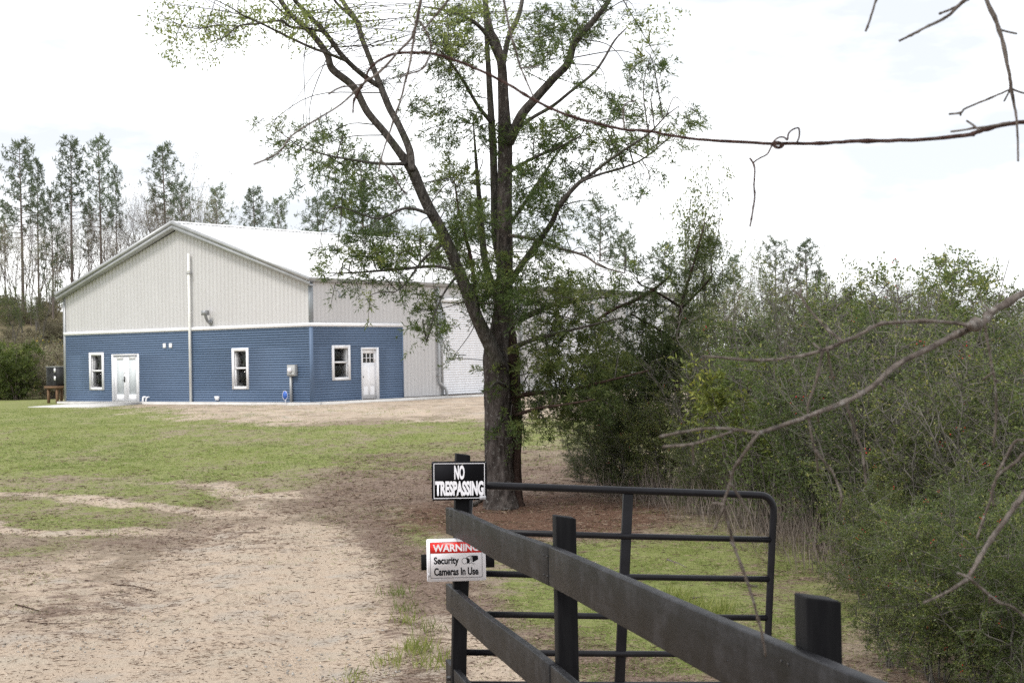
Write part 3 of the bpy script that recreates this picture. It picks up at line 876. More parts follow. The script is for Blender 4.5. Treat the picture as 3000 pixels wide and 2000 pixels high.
# two small white vents, a socket cover and two condensate pipes
for (a, b_) in ((8.54, 8.71), (8.15, 8.32)):
    bar2(bld, 'wall_vent', gab, a, b_, 2.28, 2.47, 0.03, 0.085, mt['white'], 0.012)
obj('outlet_box', MB().add([gab(5.50, 0.23, 0.034), gab(5.26, 0.23, 0.034), gab(5.29, 0.06, 0.034), gab(5.47, 0.06, 0.034), gab(5.50, 0.23, 0.12), gab(5.26, 0.23, 0.12), gab(5.29, 0.06, 0.10), gab(5.47, 0.06, 0.10)],
    [[0, 1, 2, 3], [7, 6, 5, 4], [0, 4, 5, 1], [1, 5, 6, 2], [2, 6, 7, 3], [3, 7, 4, 0]]), mt['white'], bld)
smooth(obj('drain_pipe', MB().tube(spline([gab(9.90, 0.17, 0.0), gab(9.93, 0.19, 0.10), gab(9.97, 0.16, 0.14), gab(9.98, 0.0, 0.14)], 4), 0.045, 10), mt['white'], bld))
smooth(obj('drain_pipe', MB().tube(spline([gab(9.70, 0.19, 0.0), gab(9.72, 0.18, 0.12), gab(9.77, 0.08, 0.15), gab(9.77, 0.0, 0.15)], 4), 0.030, 10), mt['white'], bld))
# electric meter on its conduit
mb_ = bar2(bld, 'meter_box', gab, 0.74, 1.17, 1.03, 1.47, 0.03, 0.20, mt['meter'], 0.015)
obj('meter_dial', MB().tube([gab(0.98, 1.26, 0.19), gab(0.98, 1.26, 0.29)], [0.095, 0.085], 16), mt['signwhite'], mb_)
obj('meter_lid', MB().bx(-1.15, -0.76, -0.215, -0.199, 1.06, 1.15), mt['meter'], mb_)
obj('conduit', MB().tube([gab(1.05, 0.0, 0.11), gab(1.05, 1.04, 0.11)], 0.055, 10), mt['meter'], mb_)

# slab edge around the base, walk in front of the doors
fo = MB().bx(-BW - 0.05, 0.55, -0.45, -0.02, -0.5, -0.005)
obj('foundation_edge', fo, mt['concrete'], bld)
obj('foundation_edge', MB().bx(0.02, 0.55, -0.02, 8.0, -0.5, -0.006), mt['concrete'], bld)
obj('foundation_edge', MB().bx(0.02, 0.45, 8.0, BL, -0.5, -0.012), mt['concrete'], bld)
cw = MB()
V = []
for (a, y_, z_) in ((9.7, -0.45, -0.008), (12.45, -0.45, -0.008), (12.3, -4.3, -0.080), (8.1, -4.3, -0.080)):
    V.append((-a, y_, z_))
V += [(x_, y_, z_ - 0.4) for x_, y_, z_ in V]
cw.add(V, [[0, 1, 2, 3][::-1], [4, 5, 6, 7], [0, 4, 5, 1][::-1], [1, 5, 6, 2][::-1], [2, 6, 7, 3][::-1], [3, 7, 4, 0][::-1]])
wk = obj('concrete_walk', cw, mt['concrete'], None, kind='structure')
wk.location = (BX, BY, SLAB); wk.rotation_euler = (0, 0, -YAW)


def bpt(x, y, z=0.0):
    c, s = math.cos(-YAW), math.sin(-YAW)
    return (BX + c * x - s * y, BY + s * x + c * y, SLAB + z)


# air conditioner on its timber stand beside the far corner
p = bpt(-BW - 1.12, 0.45)
zg = gz(p[0], p[1])
ac = thing('air_conditioner', 'black louvred air conditioner raised on a timber stand beside the building', 'air conditioner', (p[0], p[1], zg), -YAW)
zb = SLAB + 0.68 - zg
obj('cabinet', MB().bx(-0.38, 0.38, -0.38, 0.38, zb, zb + 0.86), mt['acblack'], ac)
obj('top_cover', MB().bx(-0.40, 0.40, -0.40, 0.40, zb + 0.86, zb + 0.90), mt['zinc'], ac)
for k in range(16):
    obj('louvre', MB().box((0, -0.392, zb + 0.06 + k * 0.05), (0.72, 0.03, 0.014), Matrix.Rotation(0.6, 3, 'X')), mt['acblack'], ac)
for z_ in (0.62, 0.26):
    obj('notice', MB().bx(0.22, 0.34, -0.414, -0.409, zb + z_, zb + z_ + 0.19), mt['white'], ac)
obj('stand_top', MB().bx(-0.48, 0.48, -0.45, 0.45, zb - 0.12, zb), mt['wood'], ac)
for sx_ in (-0.28, 0.36):
    for sy_ in (-0.35, 0.35):
        obj('stand_leg', MB().bx(sx_ - 0.05, sx_ + 0.05, sy_ - 0.05, sy_ + 0.05, -0.15, zb - 0.12), mt['wood'], ac)


# ------------------------------------------------------------------ lettering
def text_mesh(name, s, height, width=None, bold=0.0, x=0.0, z=0.0, align='LEFT', shear=0.0):
    cu = bpy.data.curves.new(name, 'FONT')
    cu.body = s; cu.size = 1.0; cu.offset = bold; cu.shear = shear; cu.resolution_u = 4
    o = bpy.data.objects.new(name, cu); COL.objects.link(o)
    dg = bpy.context.evaluated_depsgraph_get()
    me = bpy.data.meshes.new_from_object(o.evaluated_get(dg))
    bpy.data.objects.remove(o); bpy.data.curves.remove(cu)
    co = np.empty(len(me.vertices) * 3, np.float32); me.vertices.foreach_get('co', co); co = co.reshape(-1, 3)
    lo, hi = co.min(0), co.max(0)
    sy = height / (hi[1] - lo[1]) if height else 1
    sx = width / (hi[0] - lo[0]) if width else sy
    X = (co[:, 0] - lo[0]) * sx; Zc = (co[:, 1] - lo[1]) * sy
    if align == 'CENTER': X -= (hi[0] - lo[0]) * sx / 2
    out = np.stack([X + x, np.zeros_like(X), Zc + z], -1).astype(np.float32)
    me.vertices.foreach_set('co', out.ravel()); me.update()
    me.name = name
    return me


def rrect(w_, h_, r, n=5):
    P = []
    for cx, cy, a0 in ((w_ / 2 - r, h_ / 2 - r, 0), (-w_ / 2 + r, h_ / 2 - r, 90), (-w_ / 2 + r, -h_ / 2 + r, 180), (w_ / 2 - r, -h_ / 2 + r, 270)):
        for k in range(n + 1):
            a = R_(a0 + 90 * k / n); P.append((cx + r * math.cos(a), cy + r * math.sin(a)))
    return P


def plate(poly, y0, y1):
    return MB().prism([(a, b_) for a, b_ in poly], 1, y0, y1)


def ring(outer, inner, y):
    n = len(outer)
    V = [(a, y, b_) for a, b_ in outer] + [(a, y, b_) for a, b_ in inner]
    return MB().add(V, [[i, (i + 1) % n, n + (i + 1) % n, n + i] for i in range(n)])


# small round yard sign on a stake near the meter
yp = bpt(-0.97, -0.52); zg = gz(yp[0], yp[1])
ys = thing('yard_sign', 'small blue and white round yard sign on a stake beside the meter', 'sign', (yp[0], yp[1], zg), -YAW)
h0 = SLAB - zg + 0.28
octa = [(0.15 * math.cos(R_(22.5 + 45 * k)), h0 + 0.20 * math.sin(R_(22.5 + 45 * k))) for k in range(8)]
obj('stake', MB().tube([(0, 0.012, -0.1), (0, 0.012, h0 - 0.1)], 0.010, 6), mt['signwhite'], ys)
obj('plate', plate(octa, -0.005, 0.005), mt['signblue'], ys)
obj('plate_border', ring([(a * 0.99, h0 + (b_ - h0) * 0.99) for a, b_ in octa], [(a * 0.90, h0 + (b_ - h0) * 0.90) for a, b_ in octa], -0.0065), mt['signwhite'], ys)
obj('lettering', text_mesh('lettering', 'ADT', 0.12, 0.20, 0.03, 0, h0 - 0.05, 'CENTER', 0.15), mt['signwhite'], ys)

# ------------------------------------------------------------------ fence, signs and gate
FD = np.array([0.1748, -0.9846, 0.0])           # along the fence, towards the camera
FN = np.array([0.9846, 0.1748, 0.0])            # away from the drive
F0 = np.array([-0.3755, 8.289, 0.0])            # drive-side face at the far board end
fence = thing('board_fence', 'black painted three board fence with square posts running along the drive', 'fence', (F0[0], F0[1], gz(F0[0], F0[1])))
fz = fence.location.z
PS = 0.074
post_s = []
POSTZ = []
for ypos, top_px in ((8.10, (1347, 1327)), (5.57, (1640, 1508)), (3.12, (2378, 1742)), (0.66, None)):
    s_ = (F0[1] - ypos) / 0.9846
    c = F0 + FD * s_ + FN * (0.034 + PS / 2)
    zt = at(*top_px, ypos)[2] if top_px else 1.76
    post_s.append(s_); POSTZ.append((c, zt))
for i, (c, zt) in enumerate(POSTZ):
    g0 = gz(c[0], c[1]) - 0.35
    a = math.atan2(FD[1], FD[0])
    rot = np.array(Matrix.Rotation(a, 3, 'Z'))
    hh = zt - g0
    v = np.array([[x, y, z] for x in (-1, 1) for y in (-1, 1) for z in (0, 1)], float) * np.array([PS / 2, PS / 2, hh])
    v[:, 2] += np.where((v[:, 2] > 0) & (v[:, 1] > 0), -0.012, 0)       # saw-cut tops fall slightly to one side
    v = v @ rot.T
    lean = -0.0365 if i == 0 else 0.0
    v[:, 0] += (v[:, 2] - hh) * -lean
    v += np.array([c[0], c[1], g0])
    o = obj('post', MB().add(v - np.array(fence.location), [[0, 1, 3, 2], [4, 6, 7, 5], [0, 4, 5, 1], [2, 3, 7, 6], [0, 2, 6, 4], [1, 5, 7, 3]]), mt['blackpaint'], fence)
    bevel(o, 0.004)
# boards: two lengths in each row, butted at the second post
rows = [[(0.0, 1.326), (2.80, 1.443), (8.2, 1.645)], [(-0.07, at(1290, 1710, 8.36)[2]), (2.80, None), (8.2, None)], [(-0.10, at(1285, 1932, 8.39)[2]), (2.80, None), (8.2, None)]]
for r in (1, 2):
    z0 = rows[r][0][1]
    rows[r] = [(rows[r][0][0], z0), (2.80, z0 + 0.117), (8.2, z0 + 0.317)]
BH, BT = 0.142, 0.032
for r, pts in enumerate(rows):
    for k in range(2):
        (s0, z0), (s1, z1) = pts[k], pts[k + 1]
        n = 14
        V = []
        off = 0.0 if k == 0 else 0.004
        for i in range(n + 1):
            f = i / n; s_ = s0 + (s1 - s0) * f + (0.003 if (k and i == 0) else 0)
            bow = 0.006 * math.sin(f * 9 + r * 2 + k) + 0.002 * math.sin(f * 31 + r)
            z_ = z0 + (z1 - z0) * f + 0.004 * math.sin(f * 7 + r + 2 * k)
            base = F0 + FD * s_
            for w_, dz in ((0, 0), (BT, 0), (BT, -BH), (0, -BH)):
                q = base + FN * (w_ + off * 0 + bow * 0.4) + np.array([0, 0, z_ + dz])
                V.append(q - np.array(fence.location))
        Q = [[4 * i + j, 4 * i + (j + 1) % 4, 4 * i + 4 + (j + 1) % 4, 4 * i + 4 + j] for i in range(n) for j in range(4)]
        o = obj('board', MB().add(V, Q, ng=[[3, 2, 1, 0], [4 * n + j for j in range(4)]]), mt['board'], fence)
        bevel(o, 0.004)
for r, pts in enumerate(rows):
    for i, s_ in enumerate(post_s):
        for ds in ((-0.02, 0.02) if i != 1 else (-0.035, 0.03)):
            for dz in (-0.035, -0.105):
                z_ = np.interp(s_ + ds, [q[0] for q in pts], [q[1] for q in pts]) + dz
                q = F0 + FD * (s_ + ds) + np.array([0, 0, z_]) - np.array(fence.location)
                obj('nail', MB().tube([q - FN * 0.003, q + FN * 0.012], 0.0040, 6), mt['dark'], fence)
c1, zt1 = POSTZ[0]
# short backing board behind the lower sign
PF = np.array([FN[1], 0, 0])
pa = math.atan2(FD[1], FD[0]) + math.pi / 2          # the post's camera-side face runs along this direction
face = c1 + FD * (PS / 2)                            # centre line of the post's camera-side face (top)


def on_post(z):
    """x shift of the leaning post at height z"""
    return np.array([face[0] + (z - zt1) * 0.0365, face[1], z])


zb = at(1335, 1643, 8.05)[2]
bc = on_post(zb)
rotp = np.array(Matrix.Rotation(pa - math.pi / 2 + math.pi / 2, 3, 'Z'))
rot_face = np.array(Matrix(((FN[0], -FD[0], 0), (FN[1], -FD[1], 0), (0, 0, 1))))       # local x along the face, y away from camera
bc = bc - FN * 0.022
bb = MB().box((0, 0, 0), (0.385, 0.022, 0.080), rot_face)
bb.V = [v + bc + FD * 0.0125 - np.array(fence.location) for v in bb.V]
obj('backing_board', bb, mt['blackpaint'], fence)


def sign_frame(name, label, px, py, Y, yawx, tilt):
    o = thing(name, label, 'sign')
    p = at(px, py, Y)
    o.location = p
    o.rotation_euler = (0, tilt, yawx)
    return o


ns1 = sign_frame('no_trespassing_sign', 'black no trespassing sign with white capitals screwed to the fence post top', 1345.5, 1407.5, 8.03, 0.03, 0.012)
Wd, Ht = 0.288, 0.203
bo = obj('plate', plate(rrect(Wd, Ht, 0.008), -0.0015, 0.0015), mt['signblack'], ns1)
obj('border_line', ring(rrect(Wd - 0.021, Ht - 0.020, 0.002, 1), rrect(Wd - 0.027, Ht - 0.026, 0.002, 1), -0.0022), mt['signwhite'], ns1)
obj('lettering', text_mesh('lettering', 'NO', 0.075, 0.054, 0.045, 0.001, 0.006, 'CENTER'), mt['signwhite'], ns1).location = (0, -0.0023, 0)
obj('lettering', text_mesh('lettering', 'TRESPASSING', 0.077, 0.253, 0.05, 0.001, -0.078, 'CENTER'), mt['signwhite'], ns1).location = (0, -0.0023, 0)
obj('price_sticker', MB().bx(0.106, 0.139, -0.0034, -0.0025, -0.099, -0.079), mt['sticker'], ns1)
obj('small_print', MB().bx(-0.135, -0.052, -0.0026, -0.0022, -0.0945, -0.0930).bx(0.002, 0.008, -0.0026, -0.0022, -0.0945, -0.0930), mt['sticker'], ns1)
for (x_, z_) in ((-0.012, 0.086), (0.018, 0.086), (-0.016, -0.082), (0.016, -0.080)):
    obj('screw', MB().tube([(x_, -0.005, z_), (x_, 0.0, z_)], [0.003, 0.0042], 8), mt['screw'], ns1)
for (x_, z_) in ((-0.138, 0.095), (0.138, 0.095), (-0.138, -0.095)):
    obj('eyelet', MB().tube([(x_, -0.003, z_), (x_, 0.0, z_)], 0.0022, 8), mt['zinc'], ns1)

ws = sign_frame('warning_sign', 'white and red security camera warning sign on the lower fence post', 1336.5, 1638.5, 8.005, 0.03, -0.006)
Wd, Ht = 0.307, 0.222
obj('plate', plate(rrect(Wd, Ht, 0.008), -0.0015, 0.0015), mt['signwhite'], ws)
obj('border_line', ring(rrect(Wd - 0.036, Ht - 0.034, 0.008), rrect(Wd - 0.0395, Ht - 0.0375, 0.0075), -0.0022), mt['signblack'], ws)
obj('red_field', MB().bx(-0.134, 0.134, -0.0021, -0.0017, 0.0350, 0.0915), mt['signred'], ws)
obj('lettering', text_mesh('lettering', 'WARNING', 0.0385, 0.240, 0.03, 0.0, 0.0435, 'CENTER'), mt['signwhite'], ws).location = (0, -0.0025, 0)
obj('lettering', text_mesh('lettering', 'Security', 0.050, 0.131, 0.035, -0.1165, -0.033), mt['signblack'], ws).location = (0, -0.0022, 0)
obj('lettering', text_mesh('lettering', 'Cameras In Use', 0.041, 0.231, 0.035, -0.1165, -0.081), mt['signblack'], ws).location = (0, -0.0022, 0)
# drawing of a camera: round lens, barrel and hood
ci = MB()
ci2 = MB()
a_ = np.linspace(0, 2 * math.pi, 25)[:-1]
cx_, cz_ = 0.0335, 0.0095
o_ = [(cx_ + 0.0135 * math.cos(t), cz_ + 0.0135 * math.sin(t)) for t in a_]; i_ = [(cx_ + 0.0118 * math.cos(t), cz_ + 0.0118 * math.sin(t)) for t in a_]
cr = ring(o_, i_, -0.0023)
cr.add([(0.041, -0.0023, 0.0215), (0.050, -0.0023, 0.0225), (0.058, -0.0023, 0.017), (0.060, -0.0023, 0.009), (0.056, -0.0023, 0.000), (0.044, -0.0023, -0.0035), (0.0475, -0.0023, 0.009)], ng=[[0, 1, 2, 3, 4, 5, 6]])
cr.add([(0.0700, -0.0023, 0.0305), (0.0985, -0.0023, 0.0290), (0.1005, -0.0023, 0.0150), (0.0740, -0.0023, 0.0025)], [[0, 1, 2, 3]])
for (p0, p1) in (((0.040, 0.0225), (0.060, 0.0315)), ((0.060, 0.0315), (0.098, 0.0300)), ((0.060, 0.0290), (0.0645, 0.010)), ((0.0665, 0.0305), (0.0695, 0.0020)), ((0.0695, 0.0020), (0.055, -0.0030)), ((0.0675, 0.0010), (0.0735, -0.0035)), ((0.0735, -0.0035), (0.0840, -0.0030))):
    d_ = np.array(p1) - np.array(p0); n_ = np.array([-d_[1], d_[0]]) / np.linalg.norm(d_) * 0.0009
    q = [np.array(p0) - n_, np.array(p1) - n_, np.array(p1) + n_, np.array(p0) + n_]
    cr.add([(v[0], -0.00245, v[1]) for v in q], [[0, 1, 2, 3]])
for v_ in cr.V:
    v_[:, 0] = 0.0290 + (v_[:, 0] - 0.020) * 1.07; v_[:, 2] = 0.019 + (v_[:, 2] - 0.0315) * 1.2
obj('camera_drawing', cr, mt['signblack'], ws)
obj('small_print', MB().bx(-0.122, -0.052, -0.0025, -0.0020, -0.1000, -0.0988).bx(-0.012, 0.012, -0.0025, -0.0020, -0.1000, -0.0988).bx(0.108, 0.122, -0.0025, -0.0020, -0.0995, -0.0980).bx(-0.148, -0.139, -0.0025, -0.0020, -0.085, -0.065), mt['sticker'], ws)
for (x_, z_) in ((-0.146, 0.104), (0.146, 0.104), (-0.149, -0.104), (0.149, -0.104), (-0.134, 0.0), (0.136, 0.008)):
    obj('eyelet', MB().tube([(x_, -0.003, z_), (x_, 0.0, z_)], 0.0022, 8), mt['zinc'], ws)

# gate: swung open, sagging away from its hinge post
TL = at(1366, 1419.5, 8.20); TR = at(2268, 1451, 8.66); BR4 = at(2257, 1805, 8.66)
gxd = TR - TL; glen = np.linalg.norm(gxd); gxd /= glen
gzd = BR4 - TR; gzd -= gxd * (gzd @ gxd) * 0.6; gzd /= np.linalg.norm(gzd)
gyd = np.cross(gxd, -gzd); gyd /= np.linalg.norm(gyd)
gate = thing('tube_gate', 'black tubular steel farm gate swung open behind the fence', 'gate', (TL[0], TL[1], gz(TL[0], TL[1])))
GO = TL - np.array(gate.location)


def gp_(u, v, w_=0.0): return GO + gxd * u + gzd * v + gyd * w_


RAILS = [0.248, 0.470, 0.687, 0.891, 1.060]
GH = 1.225
cr_ = 0.085
arc = [gp_(glen - cr_ + cr_ * math.sin(t), cr_ - cr_ * math.cos(t)) for t in np.linspace(0, math.pi / 2, 9)]
arcb = [gp_(glen - cr_ + cr_ * math.cos(t), GH - cr_ + cr_ * math.sin(t)) for t in np.linspace(0, math.pi / 2, 9)]
fr = [gp_(0.02, 0)] + [gp_(u, 0) for u in np.linspace(0.2, glen - 0.2, 6)] + arc + [gp_(glen, v) for v in np.linspace(0.2, GH - 0.2, 5)] + arcb + [gp_(glen - 0.3, GH), gp_(0.02, GH)]
smooth(obj('frame_tube', MB().tube(fr, 0.0205, 14), mt['gate'], gate))
smooth(obj('hinge_stile', MB().tube([gp_(0.02, -0.0), gp_(0.02, GH)], 0.0205, 14), mt['gate'], gate))
for v in RAILS:
    smooth(obj('rail', MB().tube([gp_(0.02, v), gp_(glen * 0.5, v + 0.003), gp_(glen - 0.005, v)], 0.0172, 12), mt['gate'], gate))
ub = (1836 - 1366) / (2268 - 1366) * glen * 0.988
us_ = MB()
br = MB().box((0, 0, 0), (0.056, 0.028, GH - 0.03), np.array([gxd, gyd, -gzd]).T)
br.V = [v + gp_(ub, GH / 2, -0.012) for v in br.V]
bevel(obj('brace', br, mt['gate'], gate), 0.006)
for v in (0.18, GH - 0.2):
    obj('hinge', MB().tube([gp_(0.02, v), gp_(-0.06, v, 0.02)], 0.013, 8), mt['dark'], gate)
    obj('hinge_collar', MB().tube([gp_(0.02, v - 0.025), gp_(0.02, v + 0.025)], 0.027, 12), mt['dark'], gate)


# ------------------------------------------------------------------ foliage tools
def unit(v):
    return v / (np.linalg.norm(v, axis=-1, keepdims=True) + 1e-12)


class Leaves:
    def __init__(s): s.P = []; s.D = []; s.L = []; s.W = []; s.c = []

    def add(s, P, D, L_, W_, c):
        n = len(P)
        s.P.append(P); s.D.append(unit(D)); s.L.append(np.broadcast_to(L_, (n,))); s.W.append(np.broadcast_to(W_, (n,))); s.c.append(np.broadcast_to(c, (n,)))

    def mesh(s, name, rg, fold=0.15):
        P = np.concatenate(s.P); D = np.concatenate(s.D); L_ = np.concatenate(s.L)[:, None]; W_ = np.concatenate(s.W)[:, None]; c = np.clip(np.concatenate(s.c), 0, 1)
        S = unit(np.cross(D, rg.normal(size=P.shape))); N = np.cross(S, D)
        V = np.stack([P, P + D * L_ * 0.45 + S * W_ * 0.5 + N * W_ * fold, P + D * L_, P + D * L_ * 0.45 - S * W_ * 0.5 + N * W_ * fold], 1).reshape(-1, 3)
        q = np.arange(len(P) * 4).reshape(-1, 4)
        return mesh_np(name, V, [q], attr=dict(v=np.repeat(c, 4)))


def spray(lv, twigs, rg, c, size, nsub, leafL, leafW, axis, shade, droop=0.35):
    """one evergreen spray: a twig with side twiglets set with scale leaves"""
    ax = unit(axis + rg.normal(size=3) * 0.25)
    tip = c + ax * size
    pts = np.linspace(0, 1, 5)[:, None] * (tip - c) + c
    pts[:, 2] -= droop * size * np.linspace(0, 1, 5) ** 2
    if twigs is not None: twigs.append((pts, np.linspace(0.006, 0.002, 5)))
    t = rg.random(nsub) ** 0.7
    base = c + (tip - c) * t[:, None]; base[:, 2] -= droop * size * t ** 2
    d = unit(ax * 0.9 + rg.normal(size=(nsub, 3)) * 0.75 + np.array([0, 0, 0.12]))
    ln = size * (0.22 + 0.30 * rg.random(nsub)) * (1.15 - 0.6 * t)
    k = 4
    tt = rg.random((nsub, k))
    P = (base[:, None, :] + d[:, None, :] * (ln[:, None] * tt)[:, :, None]).reshape(-1, 3)
    DD = unit(np.repeat(d, k, 0) + rg.normal(size=(nsub * k, 3)) * 0.45)
    m = nsub * k
    lv.add(P, DD, leafL * (0.6 + 0.8 * rg.random(m)), leafW * (0.7 + 0.6 * rg.random(m)), shade + rg.normal(size=m) * 0.13)


# ------------------------------------------------------------------ the big tree by the gate
TY = 20.9
tb = at(1470, 1478, TY)
tree = thing('cedar_tree', 'tall forked cedar with grey flaky trunk standing behind the gate', 'tree', (tb[0], tb[1], gz(tb[0], tb[1])))
TO = np.array(tree.location)


def trace(pts, Y, dy=0.0, per=6, slim=1.0):
    """pixel path (x, y, width) -> world points and radii; dy = depth gained along the limb"""
    n = len(pts); P = []
    for i, (x_, y_, w_) in enumerate(pts):
        d = Y + dy * i / max(1, n - 1)
        q = at(x_, y_, d)
        P.append([*q, w_ * d / FPX / 2 * slim])
    S_ = spline(P, per)
    return S_[:, :3], np.maximum(S_[:, 3], 0.002)


def barknoise(seed, amp, fx=3.0, fy=0.12):
    def f(n, k):
        a = np.arange(k) * 2 * math.pi / k
        u = np.cos(a)[None, :] * fx + seed * 7.7; v = np.sin(a)[None, :] * fx + np.arange(n)[:, None] * fy
        return 1 + amp * (fbm(u + v * 0.3, v + u * 0.2, 4) - 0.5) * 2
    return f


limbs = []       # (points) used to hang foliage on


def limb(name, pts, Y, dy, mat_, k=10, per=6, amp=0.12, noise_seed=1.0):
    P, r = trace(pts, Y, dy, per, 0.86 if name in ('limb', 'bough') else 1.0)
    limbs.append(P)
    o = obj(name, MB().tube(P - TO, r, k, noise=barknoise(noise_seed, amp)), mat_, tree)
    smooth(o)
    return P, r


trunk_pts = [(1468, 1500, 115.2), (1466, 1470, 97.2), (1464, 1430, 86.4), (1462, 1380, 81.9), (1461, 1300, 81.0), (1459, 1200, 79.2), (1456, 1120, 77.4), (1452, 1060, 75.6), (1456, 1010, 66.6), (1468, 950, 57.6), (1475, 880, 54), (1478, 800, 48), (1478, 700, 46), (1478, 600, 44), (1480, 500, 43), (1480, 420, 42), (1477, 340, 36), (1473, 245, 30), (1468, 180, 26), (1452, 120, 22), (1438, 90, 18), (1424, 20, 16), (1410, -80, 13), (1400, -220, 8)]
limb('trunk', trunk_pts, TY, 0.6, mt['bark'], 44, 14, 0.13, 1.0)
limb('second_stem', [(1514, 1490, 54), (1510, 1455, 44), (1509, 1380, 37), (1509, 1300, 38), (1507, 1200, 42), (1503, 1100, 42), (1496, 1010, 40), (1490, 940, 34), (1488, 860, 26), (1492, 760, 20)], TY + 0.10, 0.3, mt['bark2'], 28, 12, 0.16, 2.0)
limb('limb', [(1462, 1070, 52), (1436, 1010, 50), (1416, 970, 47), (1392, 918, 43), (1366, 850, 41), (1338, 780, 39), (1312, 715, 38), (1290, 668, 38), (1258, 612, 38), (1230, 552, 37), (1206, 495, 36), (1172, 448, 28), (1126, 388, 25), (1076, 327, 25), (1036, 255, 25), (974, 203, 25), (957, 158, 22), (911, 97, 20), (855, 46, 18), (815, -10, 17), (760, -110, 13), (720, -260, 7)], TY - 0.1, -1.3, mt['limb'], 16, 8, 0.10, 3.0)
limb('limb', [(1208, 500, 24), (1200, 440, 25), (1171, 372, 24), (1141, 316, 24), (1112, 245, 22), (1086, 179, 19), (1060, 112, 18), (1044, 61, 17), (1008, 10, 15), (980, -60, 12), (950, -200, 7)], TY - 0.9, 0.9, mt['limb'], 12, 8, 0.1, 4.0)
limb('limb', [(1114, 255, 18), (1090, 240, 19), (1044, 204, 18), (998, 158, 18), (957, 102, 17), (906, 46, 15), (863, 0, 14), (820, -70, 10), (790, -180, 6)], TY - 0.5, -0.9, mt['limb'], 10, 7, 0.1, 5.0)
limb('limb', [(1046, 66, 12), (1020, 40, 11), (985, 8, 9), (960, -40, 7)], TY - 0.3, -0.3, mt['limb'], 8, 5, 0.1, 5.5)
limb('limb', [(1492, 420, 34), (1512, 372, 36), (1532, 332, 33), (1575, 282, 29), (1622, 230, 27), (1664, 186, 26), (1680, 132, 24), (1704, 100, 22), (1742, 58, 20), (1785, 0, 16), (1830, -90, 12), (1860, -200, 7)], TY + 0.3, -1.0, mt['limb'], 14, 7, 0.1, 6.0)
limb('limb', [(1506, 385, 16), (1560, 345, 13), (1620, 310, 12), (1670, 270, 11), (1735, 218, 10), (1765, 180, 9), (1800, 120, 7), (1836, 82, 4)], TY + 0.3, 1.2, mt['limb'], 8, 6, 0.1, 7.0)
limb('limb', [(1486, 842, 26), (1515, 795, 23), (1548, 748, 22), (1590, 690, 20), (1618, 650, 19), (1640, 600, 18), (1690, 542, 15), (1730, 512, 13), (1785, 470, 10), (1840, 432, 9), (1900, 392, 7), (1960, 330, 4)], TY + 0.2, -1.6, mt['limb'], 10, 7, 0.1, 8.0)
limb('limb', [(1700, 532, 10), (1760, 510, 9), (1830, 490, 8), (1880, 468, 6), (1930, 430, 4)], TY - 0.9, 0.3, mt['limb'], 7, 6, 0.1, 9.0)
limb('limb', [(1490, 660, 16), (1520, 620, 13), (1560, 560, 11), (1600, 500, 9), (1640, 440, 7), (1700, 390, 5)], TY + 0.3, 1.0, mt['limb'], 7, 6, 0.1, 9.5)
limb('limb', [(1488, 505, 15), (1530, 480, 12), (1580, 455, 11), (1640, 430, 9), (1700, 400, 6)], TY + 0.3, -1.2, mt['limb'], 7, 6, 0.1, 9.7)
limb('limb', [(1478, 1000, 22), (1450, 860, 24), (1424, 780, 24), (1412, 690, 23), (1402, 561, 17), (1392, 434, 9), (1385, 330, 3)], TY + 0.5, 0.3, mt['limb'], 9, 6, 0.1, 10.0)
limb('limb', [(1474, 800, 26), (1452, 700, 26), (1448, 560, 26), (1445, 450, 25), (1437, 306, 22), (1424, 80, 14), (1418, -60, 9)], TY + 0.55, -0.2, mt['limb'], 9, 6, 0.1, 11.0)
limb('limb', [(1440, 360, 16), (1400, 310, 12), (1365, 250, 11), (1325, 190, 10), (1290, 150, 6)], TY + 0.4, -1.2, mt['limb'], 8, 6, 0.1, 12.0)
limb('limb', [(1472, 200, 20), (1490, 110, 18), (1520, 45, 16), (1535, -30, 12), (1550, -130, 7)], TY + 0.6, 0.4, mt['limb'], 9, 6, 0.1, 13.0)
limb('limb', [(1462, 180, 16), (1430, 110, 15), (1395, 70, 14), (1350, 45, 12), (1300, 30, 9), (1240, 20, 5)], TY + 0.5, -1.0, mt['limb'], 8, 6, 0.1, 13.5)
# boughs reaching left with spring leaves
bgh = []
for pts in ([(1012, 178, 11), (958, 156, 10), (910, 139, 9), (825, 99, 8), (767, 70, 7), (710, 44, 6), (679, 24, 4), (620, -5, 3)],
            [(965, 108, 11), (941, 92, 10), (876, 83, 9), (846, 77, 9), (822, 61, 8), (754, 70, 7), (699, 77, 6), (660, 108, 4), (615, 126, 3)],
            [(700, 77, 5), (640, 74, 4), (580, 84, 3), (520, 70, 2.5), (470, 40, 2)],
            [(768, 70, 5), (720, 48, 4), (640, 30, 3), (560, 20, 2.5), (480, 8, 2)],
            [(850, 55, 6), (810, 20, 5), (770, -20, 4)]):
    bgh.append(limb('bough', pts, TY - 1.2, -0.8, mt['limb'], 6, 6, 0.05, 14.0)[0])
